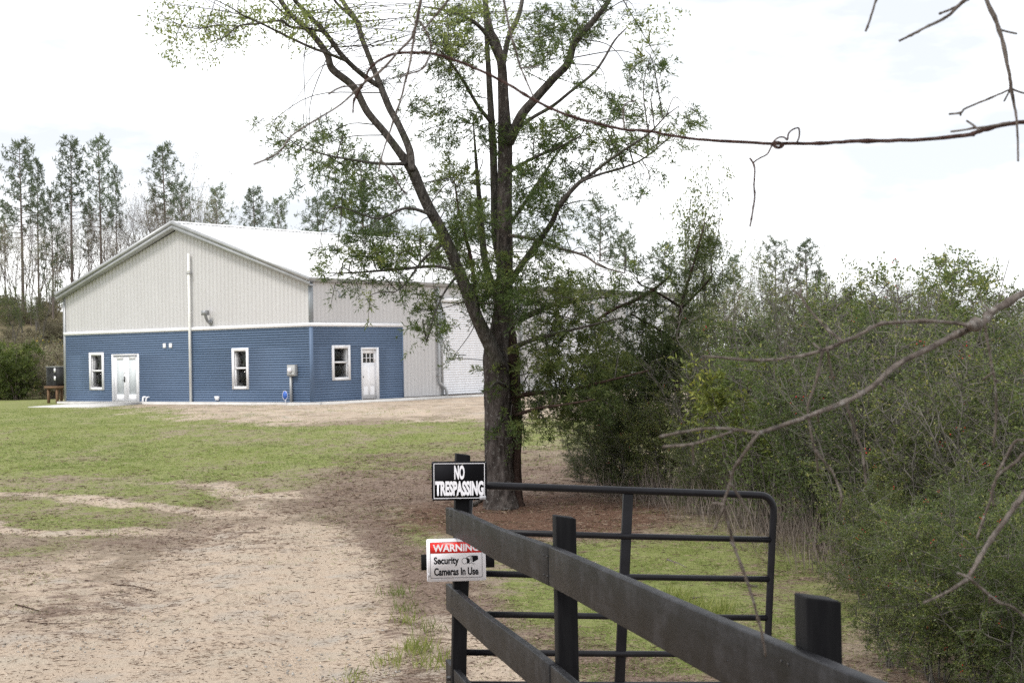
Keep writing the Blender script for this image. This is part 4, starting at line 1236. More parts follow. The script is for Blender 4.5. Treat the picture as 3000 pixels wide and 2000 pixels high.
# lower boughs hanging over the gate, dead limbs
for pts, y0, dy, mm in (([(1496, 950, 22), (1560, 920, 18), (1620, 893, 14), (1700, 880, 9), (1780, 870, 5)], TY, -1.2, 'limb'),
                        ([(1500, 1020, 20), (1560, 995, 16), (1640, 975, 12), (1740, 950, 8), (1820, 930, 4)], TY, -1.5, 'limb'),
                        ([(1510, 1160, 18), (1580, 1150, 15), (1660, 1145, 13), (1720, 1130, 11), (1800, 1110, 8), (1900, 1085, 5)], TY + 0.1, -1.4, 'bark2'),
                        ([(1510, 1215, 14), (1580, 1195, 11), (1650, 1185, 8), (1740, 1170, 5)], TY, -1.6, 'bark2'),
                        ([(1492, 690, 14), (1560, 700, 11), (1640, 728, 10), (1710, 748, 9), (1760, 780, 7), (1830, 800, 4)], TY, -1.0, 'twig'),
                        ([(1480, 1130, 14), (1455, 1120, 8), (1435, 1135, 5)], TY - 0.2, -0.7, 'limb'),
                        ([(1330, 790, 14), (1270, 780, 11), (1180, 788, 9), (1090, 795, 7), (1010, 800, 5), (960, 800, 3)], TY - 0.6, -0.8, 'limb'),
                        ([(1270, 630, 14), (1190, 610, 10), (1110, 640, 7), (1040, 620, 5), (980, 600, 3)], TY - 0.7, -1.2, 'limb'),
                        ([(1190, 480, 14), (1120, 480, 10), (1040, 470, 8), (960, 455, 6), (880, 430, 4), (800, 370, 2.5)], TY - 0.8, -1.0, 'limb'),
                        ([(1290, 720, 12), (1240, 760, 9), (1190, 830, 6), (1150, 860, 3)], TY - 0.6, -0.9, 'limb'),
                        ([(1345, 800, 11), (1300, 860, 7), (1270, 930, 5), (1250, 1000, 3)], TY - 0.4, -0.9, 'limb'),
                        ([(1415, 980, 12), (1395, 870, 14), (1380, 760, 13), (1345, 620, 8), (1330, 520, 3)], TY - 0.2, 0.4, 'bark2')):
    limb('bough', pts, y0, dy, mt[mm], 7, 6, 0.1, 15.0)

LP = np.concatenate(limbs)
blobs = [(790, 365, 55, 45, .6), (850, 420, 90, 45, .8), (960, 415, 110, 55, .9), (930, 515, 90, 50, .9), (1010, 470, 90, 60, 1.), (1075, 550, 110, 65, 1.1), (1000, 600, 60, 40, .8), (1100, 650, 90, 65, 1.), (1180, 560, 70, 80, .8),
         (1165, 230, 45, 45, .35), (1225, 300, 60, 60, .45), (1290, 380, 60, 60, .8), (980, 750, 60, 45, .6), (1060, 725, 90, 50, .9), (1130, 765, 90, 55, 1.), (1215, 720, 80, 65, 1.2), (1020, 825, 80, 26, .7), (1065, 880, 28, 14, .6), (1185, 845, 60, 28, .8),
         (1260, 900, 55, 55, 1.), (1270, 975, 48, 45, .9), (1330, 1045, 28, 16, .5), (960, 800, 40, 25, .5), (1330, 540, 80, 80, 1.), (1380, 650, 80, 80, 1.2), (1330, 740, 80, 70, 1.2), (1400, 815, 80, 60, 1.3), (1440, 880, 80, 50, 1.4), (1480, 780, 60, 60, .9),
         (1530, 890, 80, 55, 1.2), (1450, 1120, 45, 28, .9), (1420, 1100, 25, 25, .8), (1500, 1250, 55, 40, 1.0), (1470, 1080, 30, 30, .5), (1300, 80, 90, 60, 1.), (1350, 165, 80, 55, 1.2), (1400, 50, 70, 50, .8), (1330, 280, 60, 60, .8), (1390, 370, 55, 55, .8), (1450, 410, 40, 50, .9), (1290, 190, 50, 40, .7),
         (1560, 150, 80, 55, 1.), (1600, 60, 90, 55, .9), (1700, 70, 70, 65, 1.), (1650, 150, 60, 45, .7), (1740, 20, 50, 40, .8), (1840, 60, 60, 30, .4), (1580, 400, 75, 55, 1.), (1650, 390, 75, 55, 1.1), (1740, 350, 55, 65, .8), (1820, 300, 65, 60, .7), (1870, 215, 50, 55, .7), (1900, 150, 40, 45, .6), (1930, 220, 45, 50, .7),
         (1720, 240, 60, 45, .5), (1900, 370, 60, 45, .9), (1960, 420, 55, 35, .8), (2000, 365, 45, 45, .7), (2010, 310, 35, 35, .5), (1780, 420, 65, 45, .9), (1850, 430, 75, 40, .9), (1860, 540, 30, 20, .6), (1880, 575, 16, 14, .5), (1900, 500, 40, 25, .6), (1620, 480, 85, 55, .9), (1550, 540, 75, 65, 1.), (1600, 570, 75, 55, .9),
         (1560, 650, 75, 65, .9), (1600, 710, 75, 50, 1.), (1540, 780, 70, 50, .9), (1640, 790, 55, 35, .8), (1700, 480, 60, 40, .6), (1680, 600, 40, 40, .5), (1740, 580, 30, 30, .3), (1660, 830, 60, 30, .9), (1750, 820, 60, 30, .8), (1820, 790, 50, 35, .7)]
dense = [(1620, 860, 85, 45, 1.1), (1720, 870, 75, 45, 1.0), (1700, 950, 95, 55, 1.1), (1600, 960, 80, 55, .9), (1580, 1050, 80, 65, .9), (1680, 1060, 100, 75, 1.1), (1780, 1080, 100, 75, 1.4), (1600, 1150, 90, 55, 1.1), (1720, 1170, 100, 60, 1.5), (1620, 1230, 75, 38, 1.), (1540, 1210, 50, 50, .7)]


def fill_blobs(blobs_, Y0, spread, target, org, LPs, shade0, k=1.0, leafL=0.058, leafW=0.0115, twig_mat=None, leaf_mat=None, rg=None, name='foliage'):
    lv = Leaves(); tw = []
    for (bx_, by_, rx, ry, dn) in blobs_:
        if bx_ < 1200 and by_ < 700: dn *= 0.62
        c0 = at(bx_, by_, Y0)
        near = LPs[np.argmin(((LPs - c0) ** 2).sum(1) - 0.0)]
        yc = near[1] + rg.normal() * spread * 0.5
        c = at(bx_, by_, yc)
        R1 = rx * yc / FPX; R2 = ry * yc / FPX; R3 = (R1 + R2) / 2 + spread * 0.4
        n = max(3, int(R1 * R2 * 3.14 * 150 * dn * k))
        # main twigs feeding the clump
        nb = max(2, int(n / 16))
        sh = shade0 + rg.normal() * 0.10
        hubs = []
        for _ in range(nb):
            e = rg.normal(size=3); e *= rg.random() ** 0.4 / np.linalg.norm(e)
            tip = c + e * np.array([R1, R3, R2])
            dd = ((LPs - tip) ** 2).sum(1); ci = np.flatnonzero(dd < dd.min() * 1.7 + 0.02)
            near = LPs[ci[rg.integers(len(ci))]]
            mid = (near + tip) / 2 + rg.normal(size=3) * 0.10 + np.array([0, 0, 0.12])
            pts = spline([near, mid, tip], 5)
            tw.append((pts, np.linspace(0.009, 0.003, len(pts))))
            hubs.append(pts)
        for _ in range(n):
            h = hubs[rg.integers(nb)]
            q = h[int(len(h) * (0.45 + 0.55 * rg.random())) - 1]
            e = rg.normal(size=3); e *= rg.random() ** 0.33 / np.linalg.norm(e)
            tgt = c + e * np.array([R1, R3, R2])
            cc = q * 0.25 + tgt * 0.75
            ax = unit(tgt - q + np.array([0, 0, 0.02]) + rg.normal(size=3) * 0.1)
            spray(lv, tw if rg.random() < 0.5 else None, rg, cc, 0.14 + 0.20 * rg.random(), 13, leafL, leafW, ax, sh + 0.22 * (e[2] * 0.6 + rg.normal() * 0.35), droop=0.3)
    mb = MB()
    for p_, r_ in tw: mb.tube(p_ - org, r_, 4, cap=False)
    return lv, mb


rg1 = np.random.default_rng(21)
lv, mb = fill_blobs(blobs, TY, 0.8, None, TO, LP, 0.50, 1.0, rg=rg1)
lv2, mb2 = fill_blobs(dense, TY, 0.9, None, TO, LP, 0.52, 1.25, rg=rg1)
for lvx in (lv, lv2): lvx.P = [p_ - TO for p_ in lvx.P]
obj('twigs', mb, mt['limb'], tree, kind='stuff')
obj('twigs', mb2, mt['limb'], tree, kind='stuff')
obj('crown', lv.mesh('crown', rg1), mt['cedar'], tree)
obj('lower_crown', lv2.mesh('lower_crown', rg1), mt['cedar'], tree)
# young leaves on the upper left boughs and the very top
sl = Leaves(); stw = MB()
LB = np.concatenate(bgh + [P for P in limbs[2:6]])
for (bx_, by_, rx, ry, n) in [(480, 40, 70, 35, 26), (560, 70, 80, 45, 34), (480, 100, 50, 30, 14), (620, 100, 70, 40, 40), (560, 130, 60, 30, 18), (690, 60, 70, 40, 34), (760, 40, 70, 40, 40), (830, 50, 60, 40, 50), (900, 40, 60, 40, 44), (700, 110, 50, 25, 22), (500, 155, 40, 20, 10), (610, 165, 14, 10, 5), (880, 110, 50, 40, 26), (960, 60, 60, 50, 40), (1060, 40, 60, 60, 30), (1240, 40, 50, 40, 24), (1330, 40, 60, 50, 40), (1320, 110, 40, 30, 30), (1400, 20, 60, 40, 30), (1150, 130, 40, 40, 10), (1480, 60, 40, 50, 26), (1880, 60, 60, 30, 14), (1960, 60, 50, 40, 10)]:
    for _ in range(n):
        tip = at(bx_ + rg1.normal() * rx * 0.6, by_ + rg1.normal() * ry * 0.6, TY - 1.4 + rg1.normal() * 0.5)
        dd = ((LB - tip) ** 2).sum(1); ci = np.flatnonzero(dd < dd.min() * 1.7 + 0.02)
        near = LB[ci[rg1.integers(len(ci))]]
        if rg1.random() < 0.22:
            pts = spline([near, (near + tip) / 2 + rg1.normal(size=3) * 0.12, tip], 5)
            stw.tube(pts - TO, np.linspace(0.006, 0.002, len(pts)), 3, cap=False)
        m = 7
        P = tip - TO + rg1.normal(size=(m, 3)) * 0.045
        sl.add(P, rg1.normal(size=(m, 3)) + np.array([0, 0, -0.5]), 0.045 + 0.03 * rg1.random(m), 0.022, rg1.random(m))
obj('young_leaves', sl.mesh('young_leaves', rg1), mt['spring'], tree)
obj('twigs', stw, mt['limb'], tree, kind='stuff')


# ------------------------------------------------------------------ plant generators
def bush(rg, H, R, nst, nlat, ntw, nleaf, lL, lW, shade=0.5, bare=0.0, stem_r=0.022, leafy_from=0.1, flat=0.2):
    """multi-stem shrub: stems, stiff side branches, twigs and single leaves"""
    mb = MB(); lv = Leaves(); ends = []
    twb = []; twd = []
    for i in range(nst):
        a = 2 * math.pi * (i + rg.random()) / nst; lean = R * (0.25 + 0.65 * rg.random())
        hh = H * (0.62 + 0.38 * rg.random())
        n = 8
        f = np.linspace(0, 1, n)
        P = np.stack([np.cos(a) * lean * f ** 1.3 * 0.8 + 0.12 * math.cos(a), np.sin(a) * lean * f ** 1.3 * 0.8 + 0.12 * math.sin(a), hh * f - 0.08], -1)
        P[1:] += rg.normal(size=(n - 1, 3)) * 0.06
        P = spline(P, 3)
        mb.tube(P, np.linspace(stem_r * (0.6 + 0.6 * rg.random()), 0.004, len(P)), 5, cap=False)
        for _ in range(nlat):
            t = leafy_from + (1 - leafy_from) * rg.random() ** 0.8
            b0 = P[int(t * (len(P) - 1))]
            aa = rg.random() * 2 * math.pi
            L0 = (0.3 + 0.7 * rg.random()) * R * 0.62 * (1.1 - 0.55 * t)
            d = unit(np.array([math.cos(aa), math.sin(aa), flat + 0.35 * rg.normal() * 0.6]))
            pts = b0 + d * np.linspace(0, L0, 4)[:, None]
            pts[1:] += rg.normal(size=(3, 3)) * 0.03
            mb.tube(pts, np.linspace(0.007, 0.0025, 4), 3, cap=False)
            ends.append(pts[-1])
            for _ in range(ntw):
                tt = 0.2 + 0.8 * rg.random()
                q = b0 + d * L0 * tt
                d2 = unit(d * 0.5 + rg.normal(size=3) * 0.8)
                l2 = 0.08 + 0.26 * rg.random()
                if rg.random() < 0.45: mb.tube(np.stack([q, q + d2 * l2 * 0.5 + rg.normal(size=3) * 0.01, q + d2 * l2]), [0.003, 0.002, 0.0012], 3, cap=False)
                twb.append(q); twd.append(d2 * l2)
    twb = np.array(twb); twd = np.array(twd)
    keep = rg.random(len(twb)) > bare
    twb, twd = twb[keep], twd[keep]
    if nleaf:
        tone = rg.normal(size=len(twb)) * 0.14
        i = rg.integers(len(twb), size=nleaf)
        P = twb[i] + twd[i] * rg.random(nleaf)[:, None] + rg.normal(size=(nleaf, 3)) * 0.012
        D = unit(twd[i]) * 0.5 + rg.normal(size=(nleaf, 3)) * 0.7 + np.array([0, 0, 0.15])
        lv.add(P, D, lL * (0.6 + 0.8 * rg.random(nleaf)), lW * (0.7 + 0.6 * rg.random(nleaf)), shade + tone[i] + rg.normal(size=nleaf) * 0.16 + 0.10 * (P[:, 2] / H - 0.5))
    return mb, lv, twb + twd, np.array(ends)


def berries(rg, pts, n, r=0.012):
    mb = MB()
    o = np.array([[1, 0, 0], [-1, 0, 0], [0, 1, 0], [0, -1, 0], [0, 0, 1], [0, 0, -1]], float)
    f = [[0, 2, 4], [2, 1, 4], [1, 3, 4], [3, 0, 4], [2, 0, 5], [1, 2, 5], [3, 1, 5], [0, 3, 5]]
    idx = rg.integers(len(pts), size=max(1, n // 4))
    for i in idx:
        for _ in range(4):
            mb.add(o * r * (0.65 + 0.4 * rg.random()) + pts[i] + rg.normal(size=3) * 0.03, t=f)
    return mb


def proto_bush(name, label, cat, rg, mat_leaf, mat_stem, berry=0, flower=0, **kw):
    mb, lv, tips, ends = bush(rg, **kw)
    t = thing(name, label, cat)
    obj('stems', mb, mat_stem, t)
    if lv.P: obj('foliage', lv.mesh('foliage', rg), mat_leaf, t)
    if berry: obj('berries', berries(rg, tips, berry), mt['berry'], t, kind='stuff')
    if flower: obj('flowers', berries(rg, tips, flower, 0.028), mt['flower'], t, kind='stuff')
    return t


used = set()


def place(root, x, y, rz, sc=1.0, label=None, group=None, dz=0.0, tilt=0.0):
    z = gz(x, y) + dz
    if root.name not in used:
        used.add(root.name)
        root.location = (x, y, z); root.rotation_euler = (tilt, 0, rz)
        root.scale = (sc, sc, sc) if not hasattr(sc, '__len__') else sc
        if label: root['label'] = label
        if group: root['group'] = group
        return root
    return dup(root, (x, y, z), rz, sc, label, group, tilt)


# ------------------------------------------------------------------ holly thicket on the right
rg2 = np.random.default_rng(5)
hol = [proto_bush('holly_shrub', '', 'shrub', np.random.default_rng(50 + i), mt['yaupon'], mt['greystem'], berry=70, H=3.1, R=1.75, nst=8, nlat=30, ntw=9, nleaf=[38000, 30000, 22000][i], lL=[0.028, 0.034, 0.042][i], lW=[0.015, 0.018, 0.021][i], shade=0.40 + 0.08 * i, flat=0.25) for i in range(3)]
bs = [proto_bush('twiggy_shrub', '', 'shrub', np.random.default_rng(80 + i), mt['yaupon'], mt['greystem'], H=3.2, R=1.5, nst=11, nlat=24, ntw=7, nleaf=3500, lL=0.034, lW=0.016, shade=0.6, flat=0.9, stem_r=0.020) for i in range(2)]
ol = proto_bush('olive_shrub', '', 'shrub', np.random.default_rng(84), mt['yellowgreen'], mt['greystem'], H=2.9, R=1.5, nst=9, nlat=20, ntw=7, nleaf=9000, lL=0.048, lW=0.020, shade=-0.05, flat=0.5)
for i, (px_, Y_, sc_) in enumerate([(2090, 20.8, 0.85), (2260, 19.2, 0.9), (2400, 16.4, 0.8), (2560, 14.2, 0.8), (2720, 12.9, 0.74), (2900, 11.8, 0.66), (2480, 18.6, 1.05), (2700, 15.6, 0.92), (2870, 14.4, 0.8), (3030, 13.6, 0.78), (2200, 24.0, 1.0), (2350, 22.0, 1.0)]):
    place(bs[i % 2], (px_ - 1500) / FPX * Y_, Y_, i * 1.9, sc_, 'upright twiggy grey shrub with few leaves among the hollies', 'twiggy shrubs of the thicket')
for i, (px_, Y_, sc_) in enumerate([(2240, 17.6, 0.72), (2420, 19.5, 0.95), (2950, 13.2, 0.62), (2640, 17.0, 0.9), (2820, 20.0, 0.95)]):
    place(ol, (px_ - 1500) / FPX * Y_, Y_, i * 2.3, sc_, 'loose olive green shrub with longer leaves in the thicket', 'olive shrubs of the thicket')
HG_ = 'holly shrubs of the thicket'
HL = 'dense green holly shrub with grey stems and red berries in the thicket beside the fence'
spots = [(2030, 25.0, 0.9, 0), (2170, 21.5, 0.80, 1), (2330, 18.6, 0.82, 2), (2480, 16.2, 0.86, 0), (2640, 14.2, 0.84, 1), (2800, 13.0, 0.74, 2), (2990, 12.4, 0.72, 0), (3150, 11.5, 0.75, 1),
         (2120, 28.0, 1.0, 2), (2290, 24.5, 0.92, 0), (2440, 21.0, 0.95, 1), (2620, 18.5, 1.08, 2), (2780, 17.0, 0.84, 0), (2950, 16.5, 0.82, 1), (3120, 15.5, 0.85, 2), (2560, 25.0, 1.0, 0), (2760, 23.0, 0.95, 1), (2950, 22.0, 0.9, 2), (2700, 11.4, 0.42, 1), (2880, 10.9, 0.46, 0), (2540, 12.6, 0.40, 2), (3010, 10.6, 0.5, 1), (2600, 10.3, 0.36, 0), (2720, 9.8, 0.40, 2), (2860, 9.5, 0.42, 1), (3010, 9.2, 0.46, 0)]
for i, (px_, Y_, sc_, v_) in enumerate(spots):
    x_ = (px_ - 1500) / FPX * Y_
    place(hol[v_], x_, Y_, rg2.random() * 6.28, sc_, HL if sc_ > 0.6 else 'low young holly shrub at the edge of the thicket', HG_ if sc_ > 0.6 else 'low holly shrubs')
# a pale bush with fresh yellow-green growth
yb = proto_bush('privet_bush', 'bush with bright yellow green new leaves among the dark hollies', 'bush', np.random.default_rng(61), mt['yellowgreen'], mt['greystem'], H=2.6, R=0.9, nst=5, nlat=16, ntw=6, nleaf=5200, lL=0.065, lW=0.026, shade=0.5, leafy_from=0.55)
place(yb, *at(2190, 1100, 18.0)[:2], 0.4, 0.92)
# young cedar between the big tree and the thicket
cb = at(2012, 1420, 22.8)
ced = thing('young_cedar', 'young dark cedar with thin leaning trunk at the thicket edge', 'tree', (cb[0], cb[1], gz(cb[0], cb[1])))
CO = np.array(ced.location)
cl = []
for nm, pts in (('trunk', [(2018, 1440, 22), (2012, 1380, 20), (2005, 1290, 19), (1990, 1180, 18), (1978, 1080, 17), (1985, 980, 12), (2000, 880, 9), (2030, 780, 6), (2055, 690, 4), (2065, 650, 2)]),
                ('limb', [(1985, 1000, 10), (1920, 960, 8), (1850, 920, 5)]), ('limb', [(1980, 1090, 11), (1900, 1060, 8), (1820, 1050, 5)]), ('limb', [(1988, 1180, 10), (1920, 1170, 8), (1840, 1180, 5)]), ('limb', [(1995, 900, 9), (1930, 860, 7), (1870, 830, 4)]), ('limb', [(2000, 900, 8), (2060, 840, 6), (2090, 800, 4)])):
    P, r = trace(pts, 22.8, -0.4)
    cl.append(P)
    smooth(obj(nm, MB().tube(P - CO, r, 8, noise=barknoise(3, 0.1)), mt['bark2'], ced))
dead = [(1752, 935, 9), (1800, 905, 10), (1850, 885, 11), (1900, 858, 9), (1945, 825, 6), (1968, 800, 3)]
P, r = trace(dead, 22.2, 0.3); cl.append(P)
smooth(obj('dead_limb', MB().tube(P - CO, r, 7), mt['vine'], ced))
rg3 = np.random.default_rng(33)
lv3, mb3 = fill_blobs([(1780, 1180, 80, 70, 1.1), (1880, 1100, 95, 85, 1.5), (1800, 970, 80, 60, 1.), (1900, 1000, 85, 75, 1.4), (1850, 1190, 100, 65, 1.4), (1950, 1080, 70, 85, 1.5), (1990, 1020, 55, 70, 1.2), (1960, 910, 70, 55, 1.1), (1880, 890, 80, 50, 1.), (1960, 820, 70, 45, .9), (2050, 740, 50, 60, 1.5), (2075, 690, 30, 30, 1.2), (2080, 830, 50, 40, 1.1), (1900, 780, 50, 40, .6), (1920, 1230, 80, 50, 1.), (1830, 860, 60, 40, .8), (2020, 900, 50, 50, 1.)], 22.6, 0.7, None, CO, np.concatenate(cl), 0.48, 0.85, leaf_mat=None, rg=rg3)
lv3.P = [p_ - CO for p_ in lv3.P]
obj('twigs', mb3, mt['limb'], ced, kind='stuff')
obj('crown', lv3.mesh('crown', rg3), mt['cedar2'], ced)
# small leafy shrubs under the cedar, by the drive
for i, (px_, Y_, sc_) in enumerate([(1760, 22.6, 0.50), (1840, 22.2, 0.52), (1930, 21.6, 0.55), (1690, 24.5, 0.34), (2050, 19.6, 0.45), (1800, 25.0, 0.62)]):
    place(hol[i % 3], (px_ - 1500) / FPX * Y_, Y_, i * 1.3, sc_, 'low leafy shrub growing under the cedar boughs', 'low shrubs under the cedar')
# thin bare weed stems standing in front of the thicket
ws_ = Leaves()
rgw = np.random.default_rng(77)
n = 1900
t = rgw.random(n)
pxs = 1820 + 700 * t + rgw.normal(size=n) * 60
ys_ = np.interp(t, [0, 0.5, 1], [21.5, 16.8, 13.2]) + rgw.random(n) * 2.2
xs_ = (pxs - 1500) / FPX * ys_
P = np.stack([xs_, ys_, ground_z(xs_, ys_) - 0.02], -1)
D = np.stack([rgw.normal(size=n) * 0.30, rgw.normal(size=n) * 0.30, np.ones(n)], -1)
ws_.add(P, D, 0.2 + 0.6 * rgw.random(n), 0.007, 0.3 + 0.7 * rgw.random(n))
obj('dry_weed_stems', ws_.mesh('dry_weed_stems', rgw), mt['weed'], None, kind='stuff', label='thin bare brown weed stems in front of the thicket', category='weeds')


# ------------------------------------------------------------------ pines, bare trees and brush behind
def pine(rg, H, crown=0.5, n_br=34, spread=1.9):
    mb = MB(); lv = Leaves()
    P = np.stack([0.10 * np.sin(np.linspace(0, 3, 14) + rg.random() * 6) * np.linspace(0, 1, 14), 0.10 * np.cos(np.linspace(0, 2.5, 14)) * np.linspace(0, 1, 14), np.linspace(-0.3, H, 14)], -1)
    trunk = MB().tube(P, np.linspace(0.15, 0.025, 14), 8)
    for i in range(n_br):
        f = 1 - crown * (i / n_br) ** 0.9
        zc = H * f
        a = i * 2.4 + rg.random()
        rel = (1 - f) / crown
        L0 = spread * (0.25 + 0.75 * math.sin(min(1, rel * 1.15 + 0.12) * math.pi * 0.62)) * (0.6 + 0.5 * rg.random())
        d = np.array([math.cos(a), math.sin(a), 0.45 - 0.5 * rel])
        c = np.array([np.interp(zc, P[:, 2], P[:, 0]), np.interp(zc, P[:, 2], P[:, 1]), zc])
        pts = c + unit(d) * np.linspace(0, L0, 5)[:, None]; pts[:, 2] += 0.12 * L0 * np.linspace(0, 1, 5) ** 2
        mb.tube(pts, np.linspace(0.03, 0.008, 5), 4, cap=False)
        if rel > 0.86 and rg.random() < 0.7: continue
        for k in range(5):
            q = pts[2 + min(2, k // 2)] + rg.normal(size=3) * np.array([0.22, 0.22, 0.14]) * (L0 / 1.5)
            m = 14
            D = unit(rg.normal(size=(m, 3)) + np.array([0, 0, 0.5]))
            lv.add(np.repeat(q[None], m, 0) + rg.normal(size=(m, 3)) * 0.06, D, 0.22 + 0.14 * rg.random(m), 0.065, 0.45 + rg.normal(size=m) * 0.22 + 0.15 * (1 - rel))
    q = np.array([P[-1][0], P[-1][1], H]); m = 30
    lv.add(np.repeat(q[None], m, 0) + rg.normal(size=(m, 3)) * 0.08, rg.normal(size=(m, 3)) + np.array([0, 0, 0.8]), 0.3, 0.04, 0.6)
    return trunk, mb, lv


def proto_pine(seed, **kw):
    rg = np.random.default_rng(seed)
    tr, mb, lv = pine(rg, **kw)
    t = thing('pine_tree', '', 'tree')
    obj('trunk', tr, mt['pinebark'], t); obj('branches', mb, mt['pinebark'], t); obj('crown', lv.mesh('crown', rg), mt['needles'], t)
    return t


def grow(rg, mb, p, d, L0, r, depth, tips, wob=0.18, nb=(2, 4)):
    n = 5
    pts = [p]
    for i in range(n):
        d = unit(d + rg.normal(size=3) * wob * 0.5 + np.array([0, 0, 0.05]))
        pts.append(pts[-1] + d * L0 / n)
    pts = np.array(pts)
    mb.tube(pts, np.linspace(r, r * 0.55, n + 1), 5 if depth > 2 else 3, cap=False)
    if depth == 0:
        tips.append((pts[-1], d)); return
    for k in range(rg.integers(nb[0], nb[1] + 1)):
        t = 0.35 + 0.65 * rg.random() if k else 1.0
        q = pts[int(round(t * n))]
        d2 = unit(d + rg.normal(size=3) * 0.55 * (0.6 if k == 0 else 1.0))
        grow(rg, mb, q, d2, L0 * (0.55 + 0.25 * rg.random()), r * (0.45 + 0.15 * rg.random()), depth - 1, tips, wob, nb)


def proto_bare(seed, H, leaf=0, mat_leaf='drab', depth=5, name='bare_tree', lsize=0.12, spread=0.15):
    rg = np.random.default_rng(seed)
    mb = MB(); tips = []
    grow(rg, mb, np.array([0, 0, -0.2]), np.array([rg.normal() * 0.05, rg.normal() * 0.05, 1.0]), H * 0.42, H * 0.0105, depth, tips, 0.16, (3, 4))
    t = thing(name, '', 'tree')
    obj('trunk_and_branches', mb, mt['brownstem'] if seed % 2 else mt['greystem'], t)
    if leaf:
        P = np.array([a for a, b_ in tips]); i = rg.integers(len(P), size=leaf)
        lv = Leaves(); lv.add(P[i] + rg.normal(size=(leaf, 3)) * spread, rg.normal(size=(leaf, 3)), lsize, lsize * 0.4, rg.random(leaf))
        obj('crown', lv.mesh('crown', rg), mt[mat_leaf], t)
    return t


P1 = proto_pine(1, H=11.0, crown=0.55, n_br=40, spread=1.9)
P2 = proto_pine(2, H=11.0, crown=0.45, n_br=34, spread=1.6)
P3 = proto_pine(3, H=10.0, crown=0.65, n_br=46, spread=2.3)
PG = 'tall pines on the bank'
rgp = np.random.default_rng(9)


def tree_at(root, px_, top_py, Y, H0, label, group, sc_xy=1.0):
    """stand a tree of native height H0 so that its top reaches the seen skyline"""
    x_ = (px_ - 1500) / FPX * Y
    top = at(px_, top_py, Y)
    x_ = top[0]
    h = top[2] - gz(x_, Y)
    s = h / H0
    return place(root, x_, Y, rgp.random() * 6.28, (s * sc_xy, s * sc_xy, s), label, group)


PL = 'tall slender pine with bare lower trunk on the wooded bank behind the building'
for (px_, py_, Y, r, k) in [(60, 425, 104, P1, 0.85), (108, 480, 108, P2, 0.64), (205, 418, 106, P2, 0.85), (290, 415, 108, P1, 0.72), (338, 500, 110, P2, 0.51), (480, 437, 110, P2, 0.89), (532, 545, 106, P3, 0.59), (150, 570, 100, P3, 0.59), (258, 600, 112, P1, 0.51), (-60, 500, 102, P1, 0.77), (12, 600, 118, P2, 0.68)]:
    tree_at(r, px_, py_, Y, 11.0 if r is not P3 else 10.0, PL, PG, k)
PB = 'pine top showing above the white roof of the building'
for (px_, py_, Y, r, k) in [(632, 560, 125, P3, 0.75), (745, 560, 125, P2, 0.9), (815, 590, 128, P1, 0.8), (930, 590, 120, P3, 0.9), (1060, 470, 118, P3, 0.8), (1120, 640, 125, P1, 0.8), (1400, 600, 120, P1, 0.9)]:
    tree_at(r, px_, py_, Y, 11.0 if r is not P3 else 10.0, PB, 'pines behind the building', k)
PR = 'distant pine rising behind the holly thicket'
for (px_, py_, Y, r, k) in [(1755, 615, 112, P3, 0.9), (1830, 690, 118, P1, 0.9), (2270, 715, 105, P3, 0.8), (2362, 716, 100, P2, 1.0), (2405, 800, 104, P1, 0.8), (2480, 850, 110, P3, 0.8), (2150, 760, 112, P2, 0.8), (1950, 720, 115, P1, 0.9), (2950, 900, 115, P3, 1.0), (2560, 880, 120, P1, 1.0)]:
    tree_at(r, px_, py_, Y, 11.0 if r is not P3 else 10.0, PR, 'pines behind the thicket', k)

B1 = proto_bare(101, 9.0)
B2 = proto_bare(102, 9.0, leaf=1400)
B3 = proto_bare(103, 8.0, leaf=500)
B4 = proto_bare(104, 9.0, leaf=3000, mat_leaf='cedar', lsize=0.16)


def hgt(r):
    return max(max((c.matrix_local @ Vector(bb_)).z for bb_ in c.bound_box) for c in r.children)


BH_ = {r.name: hgt(r) for r in (B1, B2, B3, B4)}
BLb = 'leafless grey twiggy tree among the pines on the bank'
for i in range(46):
    px_ = -60 + 700 * (i + rgp.random() * 0.9) / 46
    Y = 94 + 26 * rgp.random()
    py_ = np.interp(px_, [0, 300, 560, 700], [650, 590, 560, 640]) + rgp.normal() * 50
    r = [B1, B2, B3, B1, B2, B3][i % 6]
    tree_at(r, px_, py_, Y, BH_[r.name], BLb, 'bare trees on the bank', 0.62)
for i in range(5):
    px_ = -60 + 380 * (i + rgp.random()) / 5
    tree_at(B4, px_, 800 + rgp.normal() * 60, 90 + 12 * rgp.random(), BH_[B4.name], 'small leafy evergreen tree among the trunks on the bank', 'small evergreens on the bank', 0.9)
for i in range(12):
    px_ = 700 + 900 * (i + rgp.random()) / 12
    r = [B1, B2, B4][i % 3]
    tree_at(r, px_, 650 + rgp.normal() * 25, 112 + 10 * rgp.random(), BH_[r.name], 'twiggy tree crown just above the roof ridge', 'trees behind the building', 0.7)
for i in range(44):
    px_ = 1980 + 1130 * (i + rgp.random()) / 44
    Y = 48 + 50 * rgp.random()
    py_ = np.interp(px_, [1980, 2100, 2300, 2500, 2800, 3000], [790, 800, 810, 850, 870, 880]) + rgp.normal() * 40
    r = [B1, B2, B3, B4, B2, B4][i % 6]
    tree_at(r, px_, py_, Y, BH_[r.name], 'hazy half bare tree in the wood beyond the thicket', 'trees beyond the thicket', 0.75)
